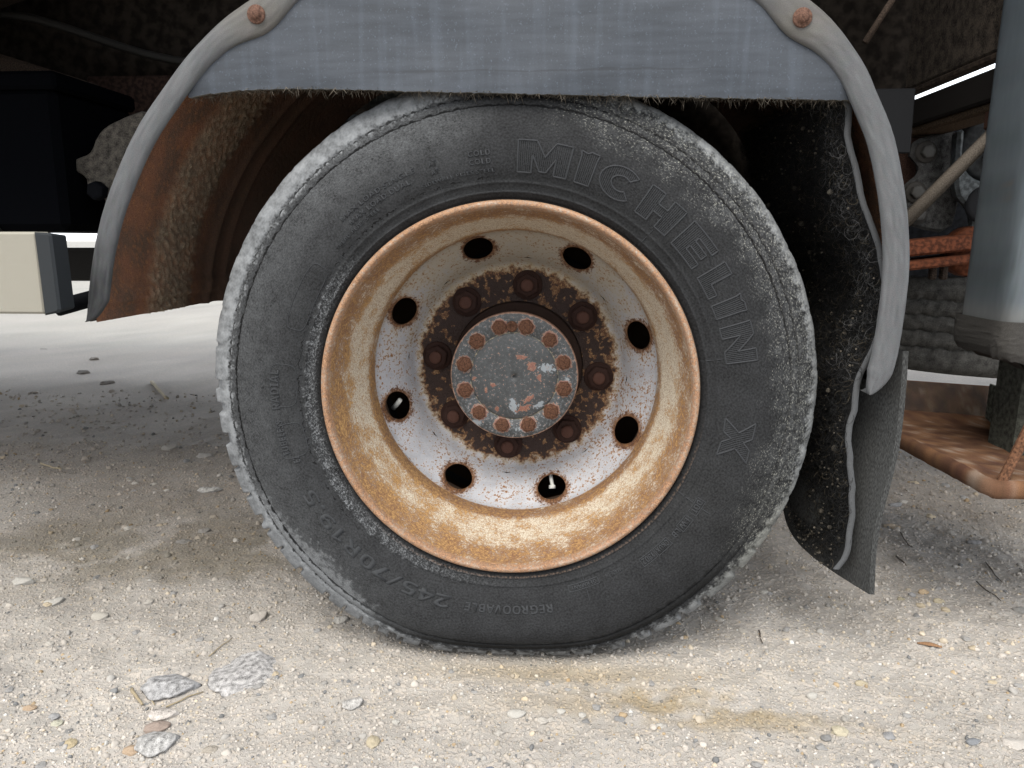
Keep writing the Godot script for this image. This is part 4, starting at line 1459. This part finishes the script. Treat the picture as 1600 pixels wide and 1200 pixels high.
func build_ground() -> void:
	gn1 = noise(101, 2.3, 3)
	gn2 = noise(102, 14.0, 3)
	gn3 = noise(103, 75.0, 3)
	var xs := spaced(-.95, 1.0, .0052, -160.0, 160.0)
	var zs := spaced(-.75, .33, .0052, -200.0, 30.0)
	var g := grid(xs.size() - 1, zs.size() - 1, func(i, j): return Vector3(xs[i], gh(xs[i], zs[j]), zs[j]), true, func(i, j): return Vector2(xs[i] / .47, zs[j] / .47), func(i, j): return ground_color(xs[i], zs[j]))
	# fine grit: cells of differing tone
	var n := 1024
	var a := noise(111, .10, 1, FastNoiseLite.TYPE_CELLULAR)
	a.cellular_return_type = FastNoiseLite.RETURN_CELL_VALUE
	var b := noise(112, .10, 1, FastNoiseLite.TYPE_CELLULAR)
	b.cellular_return_type = FastNoiseLite.RETURN_DISTANCE
	b.seed = 111
	var c := noise(113, .22, 3)
	var e := noise(114, .012, 4)
	var da := a.get_seamless_image(n, n, false, false, .05, false).get_data()
	var db := b.get_seamless_image(n, n, false, false, .05, false).get_data()
	var dc := c.get_seamless_image(n, n, false, false, .05, false).get_data()
	var de := e.get_seamless_image(n, n, false, false, .05, false).get_data()
	var col := PackedByteArray()
	var hei := PackedByteArray()
	col.resize(n * n * 3)
	hei.resize(n * n)
	for i in n * n:
		var cv := da[i] / 255.0
		var ds := db[i] / 255.0
		var f := dc[i] / 255.0
		var l := de[i] / 255.0
		var stone := smoothstep(.45, .75, l * .5 + cv * .6)
		var v := .76 + .42 * (f - .45) + stone * (cv - .5) * .32 - .22 * smoothstep(.4, .9, ds) * stone
		var warm := (cv - .5) * .10 * stone
		col[i * 3] = gb(v * (1.0 + warm))
		col[i * 3 + 1] = gb(v)
		col[i * 3 + 2] = gb(v * (1.0 - warm))
		hei[i] = clampi(int((.35 + stone * (.55 - ds * .6) + .35 * (f - .5)) * 255.0), 0, 255)
	var m := StandardMaterial3D.new()
	m.vertex_color_use_as_albedo = true
	m.albedo_texture = tex_from(col, n, n)
	m.roughness = .95
	m.heightmap_enabled = true
	m.heightmap_texture = tex_from(hei, n, n, Image.FORMAT_L8)
	m.heightmap_scale = .24
	var o := put("ground", g, m, self)
	tag(o, "dusty pale gravel yard under and around the trailer", "ground", "", "structure")

func make_pebbles() -> void:
	for k in 8:
		var sp := SphereMesh.new()
		sp.radial_segments = 10 if k < 5 else 28
		sp.rings = 5 if k < 5 else 14
		sp.radius = 1.0
		sp.height = 2.0
		var arr := sp.get_mesh_arrays()
		var v: PackedVector3Array = arr[Mesh.ARRAY_VERTEX]
		var n := noise(200 + k, .75, 2)
		var n2 := noise(230 + k, 3.0, 3)
		for i in v.size():
			var d := v[i]
			var r := 1.0 + .42 * n.get_noise_3dv(d) + (.10 * n2.get_noise_3dv(d) if k >= 5 else 0.0)
			if k in [1, 3, 6]:                      # broken stone: flatten against a few planes
				for f in 5:
					var pn := Vector3(sin(f * 2.4 + k), cos(f * 1.7 + k * 2.0), sin(f * 4.1 + 1.0)).normalized()
					r = minf(r, .78 / maxf(pn.dot(d), .05))
			v[i] = d * r
		arr[Mesh.ARRAY_VERTEX] = v
		var st := SurfaceTool.new()
		st.create_from_arrays(arr)
		if k in [1, 3]:
			st.deindex()
			st.set_smooth_group(-1)
		st.generate_normals()
		pebble_meshes.append(st.commit())

func tone() -> Color:
	var t := rng.randf()
	var k := rng.randf_range(.80, 1.12)
	if t < .62: return Color(.385, .352, .315) * k
	if t < .80: return Color(.29, .275, .255) * k
	if t < .90: return Color(.40, .345, .27) * k
	if t < .955: return Color(.16, .16, .16) * k
	if t < .98: return Color(.33, .25, .16) * k
	return Color(.48, .465, .44) * k

func build_gravel() -> void:
	var m := mat(1, 1, 1, .9, null, 1, 0, 0, true)
	var counts := [24000, 24000, 9000, 1700]
	for kind in 4:
		var mm := MultiMesh.new()
		mm.transform_format = MultiMesh.TRANSFORM_3D
		mm.use_colors = true
		mm.mesh = pebble_meshes[kind % 4]
		mm.instance_count = counts[kind]
		for k in counts[kind]:
			var x: float
			var z: float
			if kind < 2:
				z = .36 - pow(rng.randf(), 1.5) * 1.5
				x = rng.randf_range(-.8, .85) * (1.0 + (.36 - z) * .8)
			else:
				z = .36 - pow(rng.randf(), 1.7) * 2.3
				x = rng.randf_range(-.8, .85) * (1.0 + (.36 - z) * .9)
			var s := .0009 + .0013 * pow(rng.randf(), 2.0)
			if kind == 2: s = .0018 + .0022 * pow(rng.randf(), 2.2)
			if kind == 3: s = .003 + .004 * pow(rng.randf(), 3.0)
			s *= 1.0 + maxf(0.0, -z) * .4
			var b := Basis.from_euler(Vector3(rng.randf() * TAU, rng.randf() * TAU, rng.randf() * TAU)).scaled_local(Vector3(s * rng.randf_range(.85, 1.2), s * rng.randf_range(.6, .95), s))
			mm.set_instance_transform(k, Transform3D(b, Vector3(x, gh(x, z) + s * rng.randf_range(-.35, .30), z)))
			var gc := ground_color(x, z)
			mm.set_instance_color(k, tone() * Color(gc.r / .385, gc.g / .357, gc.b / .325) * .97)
		var o := scatter(["fine_grit", "fine_grit_001", "small_gravel", "coarse_gravel"][kind], mm, m, self)
		tag(o, ["loose rounded grit covering the yard in front of the tyre", "sharp grit lying thickly all over the yard surface", "pea-sized gravel scattered thinly across the yard", "coarser broken gravel scattered sparsely across the yard"][kind], "gravel", "", "stuff")

func stone_material(c: Color, speck: bool) -> StandardMaterial3D:
	var f := 1.35 if speck else 1.15
	var m := mat(c.r * f, c.g * f, c.b * f, .9, rock if speck else grain, 1.0, .2)
	m.uv1_world_triplanar = true
	m.uv1_scale = Vector3.ONE * (9.0 if speck else 40.0)
	return m

func build_stones() -> void:
	# x, z, width, depth share, height share, mesh, tone, turn, label
	var g := Color(.27, .275, .29)
	var w := Color(.46, .44, .40)
	var t := Color(.42, .35, .22)
	var o := Color(.38, .25, .14)
	var k := Color(.15, .15, .145)
	var b := Color(.27, .19, .15)
	var list := [
		[-.468, .100, .083, .85, .30, 6, g, .2, "flat grey stone pressed into the gravel, with straw lying against it", true],
		[-.375, .060, .112, .95, .16, 7, Color(.34, .335, .34), .5, "largest grey slab, nearly buried and flush with the gravel", true],
		[-.419, .226, .052, 1.1, .40, 6, Color(.33, .33, .33), .6, "speckled grey and white stone at the lower left beside an orange pebble", true],
		[-.438, .192, .034, .6, .42, 5, b, .5, "smooth pinkish brown oval pebble just above the speckled stone", false],
		[-.443, .166, .042, .75, .35, 6, Color(.42, .38, .35), .2, "pale pink crumbly stone above the brown oval pebble", true],
		[-.446, .236, .024, .7, .5, 5, o, .4, "bright orange pebble left of the speckled stone", false],
		[-.630, .161, .019, .6, .5, 5, o, .3, "small orange pebble near the left edge of the yard", false],
		[-.895, -.197, .042, .7, .45, 6, w, .1, "white stone at far left, on open gravel", false],
		[-.790, -.128, .034, .8, .45, 6, w, .9, "pale broken stone right of the white stone at far left", false],
		[-.686, -.089, .032, .8, .5, 3, Color(.42, .39, .34), .3, "pale angular stone with a grass stem beside it", false],
		[-.421, -.104, .034, .75, .75, 6, Color(.40, .36, .32), 1.0, "upright pale stone standing left of the tyre", false],
		[-.198, .135, .030, .9, .55, 6, Color(.34, .33, .32), .7, "grey angular stone in the foreground below the tyre", true],
		[-.153, .210, .018, 1.2, .6, 5, t, .1, "round tan pebble below the grey angular stone", false],
		[.019, .140, .029, .7, .40, 3, w, .2, "whitish flat chip in the foreground under the middle of the tyre", false],
		[-.281, -.098, .028, .8, .75, 6, Color(.24, .23, .21), .4, "dull grey stone wedged against the tyre tread on the left", true],
		[.502, .027, .019, .6, .5, 5, t, .1, "tan oval pebble right of the tyre", false],
		[.420, .069, .018, .8, .6, 3, w, .5, "small white angular stone below the tan oval pebble", false],
		[.431, .145, .022, .9, .5, 5, Color(.50, .44, .30), .6, "cream yellow pebble in the lower right foreground", false],
		[.718, -.266, .019, .7, .6, 5, Color(.46, .32, .17), .0, "light orange pebble behind the end of the mud flap", false],
		[.728, -.233, .021, .6, .5, 5, t, .3, "yellowish tan pebble in front of the light orange one", false],
		[.697, -.262, .014, .9, .7, 5, g, .8, "little grey pebble touching the light orange one", false],
		[.669, -.241, .016, .7, .5, 5, Color(.27, .23, .13), .5, "olive brown pebble near the tip of the mud flap", false],
		[.842, -.198, .022, 1.0, .7, 6, k, .5, "dark stone at the far right edge of the yard", false],
		[.639, .157, .032, .9, .4, 6, Color(.50, .46, .42), .2, "big white stone at the lower right corner", false],
		[.588, .157, .022, .7, .4, 3, Color(.12, .14, .17), .3, "dark blue-grey chip beside the big white stone", false],
		[.489, .150, .020, .8, .35, 3, Color(.24, .245, .26), .9, "blue-grey flake between the cream pebble and the dark chip", false],
		[.438, -.253, .016, .9, .7, 6, w, .2, "pale grey pebble in the shade right of the tyre tread", false],
		[.792, -.582, .040, .55, .42, 5, Color(.38, .29, .19), .1, "sandy oval cobble under the rusty foot", false],
		[.864, -.734, .038, .7, .4, 6, g, .5, "grey stone behind the sandy oval cobble", false],
		[.923, -.498, .031, .8, .4, 6, Color(.23, .23, .24), .2, "grey half-sunk stone at the right under the leg", false],
		[-1.078, -1.085, .050, .7, .5, 6, Color(.30, .28, .25), .8, "rough stone on the shaded ground, left of its neighbour", false],
		[-.945, -1.026, .052, .8, .5, 6, Color(.33, .31, .29), .1, "grey rough stone on the shaded ground beside the tyre", false],
		[-.792, -.726, .060, .7, .30, 6, Color(.42, .41, .39), .3, "pale flat rock half sunk at the edge of the damp patch", true],
		[-.695, -.398, .036, .5, .35, 5, Color(.11, .105, .10), .2, "dark flat pebble below the damp patch", false],
		[-.676, -.451, .027, .9, .6, 6, Color(.15, .14, .13), .6, "dark round stone in the damp patch", false],
		[-2.144, -2.345, .058, .9, .6, 6, Color(.10, .085, .07), .4, "dark clod of earth far under the trailer", false],
		[-1.873, -2.089, .064, .6, .45, 6, Color(.11, .09, .075), .9, "long dark clod nearest the tyre under the trailer", false],
		[-2.322, -2.718, .050, .8, .5, 6, Color(.16, .13, .10), .2, "smaller brown clod behind the other clods", false],
		[-2.860, -3.106, .062, .5, .3, 6, Color(.09, .08, .06), .0, "flat dark clod on the bright ground at far left", false],
		[-.006, .236, .013, .9, .5, 3, Color(.10, .14, .22), .2, "blue chip at the bottom middle", false],
		[.012, .227, .011, .8, .5, 3, k, .6, "dark chip beside the blue chip", false],
		[-.134, .167, .011, .9, .6, 5, w, .6, "white pebble right of the grey angular stone", false],
		[-.082, .172, .009, .9, .6, 5, w, .2, "tiny white pebble between two other white ones in the foreground", false],
		[.078, .127, .014, .9, .5, 3, w, .1, "left white chip of a pair under the ochre stain", false],
		[.106, .133, .011, .9, .6, 5, w, .3, "right white chip of a pair under the ochre stain", false],
		[.205, .151, .014, .7, .5, 5, w, .3, "white oval pebble right of the pair of chips", false],
		[-.527, .232, .017, 1.1, .5, 5, Color(.46, .36, .19), .3, "yellow pebble left of the bright orange one", false],
		[-.573, .190, .016, .8, .5, 5, Color(.46, .45, .34), .7, "pale yellow-green pebble at lower left", false],
		[-.586, .176, .015, .9, .5, 5, g, .2, "small grey pebble behind the pale yellow-green one", false],
		[-.348, .234, .019, .7, .45, 5, Color(.30, .26, .21), .5, "grey-brown oval pebble right of the speckled stone", false],
	]
	for q in list:
		var s: float = q[2] / 2
		var o3 := MeshInstance3D.new()
		o3.name = named("stone" if q[2] > .026 else "pebble")
		o3.mesh = pebble_meshes[q[5]]
		var c: Color = q[6]
		c = c.lerp(Color(.385, .36, .33), .32)
		o3.material_override = stone_material(c, q[9])
		o3.position = Vector3(q[0], gh(q[0], q[1]) + s * q[4] * (.12 if q[4] > .2 else .0), q[1])
		o3.rotation.y = q[7]
		o3.scale = Vector3(s, s * q[4], s * q[3]) * .92
		add_child(o3, true)
		tag(o3, q[8], "stone" if q[2] > .026 else "pebble")
	# loose pebbles
	var mats := [stone_material(Color(.42, .39, .35), false), stone_material(Color(.30, .29, .28), false), stone_material(Color(.44, .37, .27), false), stone_material(Color(.22, .215, .21), false)]
	for i in 150:
		var z := .33 - pow(rng.randf(), 1.6) * 1.3
		var x := rng.randf_range(-.62, .66) * (1.0 + (.33 - z) * .75)
		if absf(x) < .3 and z < .03: continue
		var s := rng.randf_range(.0035, .0062) * (1.0 + maxf(0.0, .1 - z) * .7)
		var kind := [0, 0, 0, 1, 1, 2, 3][rng.randi() % 7] as int
		var o4 := MeshInstance3D.new()
		o4.name = named("pebble")
		o4.mesh = pebble_meshes[[3, 5, 6, 7][rng.randi() % 4]]
		o4.material_override = mats[kind]
		o4.position = Vector3(x, gh(x, z) + s * .05, z)
		o4.rotation.y = rng.randf() * TAU
		o4.scale = Vector3(s * 1.2, s * .65, s)
		add_child(o4, true)
		tag(o4, ["small pale pebble lying loose on the gravel", "small grey pebble lying loose on the gravel", "small tan pebble lying loose on the gravel", "small dark pebble lying loose on the gravel"][kind], "pebble", ["loose pale pebbles", "loose grey pebbles", "loose tan pebbles", "loose dark pebbles"][kind])

func build_straws() -> void:
	var straw := mat(.40, .33, .22, .8, worm, 40.0)
	var twig := mat(.10, .075, .055, .85, worm, 40.0)
	var list := [
		[-1.68, -2.10, -1.43, -1.75, .008, straw, "stick", "thick pale stick lying under the trailer"],
		[-1.35, -.905, -1.259, -.857, .0028, straw, "straw", "pale straw on the shaded ground at far left"],
		[-.518, .110, -.485, .142, .0026, straw, "straw", "short split straw at the left end of the flat grey stone"],
		[-.506, .104, -.470, .138, .0012, straw, "straw", "thin straw lying along the short split one"],
		[-.450, .147, -.418, .106, .0012, straw, "straw", "straw leaning over the right side of the flat grey stone"],
		[-.452, .016, -.440, -.041, .0010, straw, "straw", "fine straw above the largest grey slab"],
		[.791, -.541, .783, -.462, .0016, twig, "twig", "dark twig near the sandy oval cobble"],
		[.894, -.401, .875, -.310, .0014, twig, "twig", "long dark twig farthest right"],
		[.738, -.427, .734, -.376, .0016, twig, "twig", "short dark twig close to the mud flap"],
		[.829, -.307, .827, -.225, .0012, twig, "twig", "dark twig pointing at the dark stone on the right"],
		[.395, -.109, .389, -.073, .0012, twig, "twig", "tiny curved twig right of the tyre"],
	]
	for q in list:
		var a := Vector3(q[0], 0, q[1])
		var b := Vector3(q[2], 0, q[3])
		var pts := PackedVector3Array()
		var rad := PackedFloat32Array()
		for k in 6:
			var p := a.lerp(b, k / 5.0)
			p.x += rng.randfn(0, .0008)
			p.y = gh(p.x, p.z) + float(q[4]) * 1.2 + .001
			pts.append(p - a)
			rad.append(q[4] * (1.0 - .07 * k))
		var o := put(named(q[6]), tube(pts, rad, 6), q[5], self, a)
		tag(o, q[7], q[6])
	var lf := put("dead_leaf", grid(10, 4, func(i, j):
		var u: float = i / 10.0
		var v: float = j / 4.0 - .5
		return Vector3(u * .034 - .017, .003 + .003 * sin(u * 3.0) - .01 * v * v, v * .009 * sin(u * PI) * 1.2)), mat(.30, .17, .09, .8, worm, 30.0), self, Vector3(.64, gh(.64, -.072), -.072))
	lf.rotation.y = -.35
	tag(lf, "narrow brown dead leaf lying on the gravel right of the tyre", "leaf")


func _ready() -> void:
	rng.seed = 77
	gam.resize(4096)
	for i in 4096:
		gam[i] = int(clampf(Color(i / 4095.0, 0, 0).linear_to_srgb().r, 0, 1) * 255.0 + .5)

	# camera, sky, sun, exposure
	var cam := Camera3D.new()
	cam.name = "camera"
	cam.keep_aspect = Camera3D.KEEP_HEIGHT
	cam.fov = rad_to_deg(2.0 * atan(600.0 / 1202.0))
	cam.near = .02
	cam.far = 600.0
	add_child(cam)
	cam.position = Vector3(.0725, .6143, 1.0472)
	cam.rotation = Vector3(-.1866, .0639, 0)
	cam.current = true
	var env := Environment.new()
	env.background_mode = Environment.BG_SKY
	var psm := ProceduralSkyMaterial.new()
	psm.sky_top_color = lin(.62, .68, .76)
	psm.sky_horizon_color = lin(.70, .73, .77)
	psm.sky_curve = .2
	psm.ground_bottom_color = lin(.30, .27, .24)
	psm.ground_horizon_color = lin(.55, .54, .52)
	psm.sun_angle_max = 0.0
	var sky := Sky.new()
	sky.sky_material = psm
	env.sky = sky
	env.background_energy_multiplier = 1.0
	env.tonemap_mode = Environment.TONE_MAPPER_LINEAR
	env.tonemap_exposure = 3.55
	env.sdfgi_enabled = true
	env.ssao_enabled = true
	env.ssil_enabled = true
	var we := WorldEnvironment.new()
	we.name = "world"
	we.environment = env
	add_child(we)
	var sun := DirectionalLight3D.new()
	sun.name = "sun"
	sun.light_energy = .42
	sun.light_color = Color(1.0, .985, .96)
	sun.light_angular_distance = 40.0
	sun.shadow_enabled = true
	add_child(sun)
	sun.look_at_from_position(Vector3.ZERO, Vector3(.22, -1.0, -.70))

	make_noise_textures()
	make_pebbles()
	build_ground()

	trailer = holder("trailer", self)
	tag(trailer, "grey flatbed trailer with a rusty wheel, wide mudguard and support leg, standing on gravel", "trailer")
	build_trailer()
	tyre_profile()
	var wheel := holder("wheel", trailer)
	wheel.position = Vector3(0, YA, 0)
	build_tyre(wheel)
	build_rim(wheel)
	build_hub(wheel)
	build_mudguard()

	build_stones()
	build_straws()
	build_gravel()
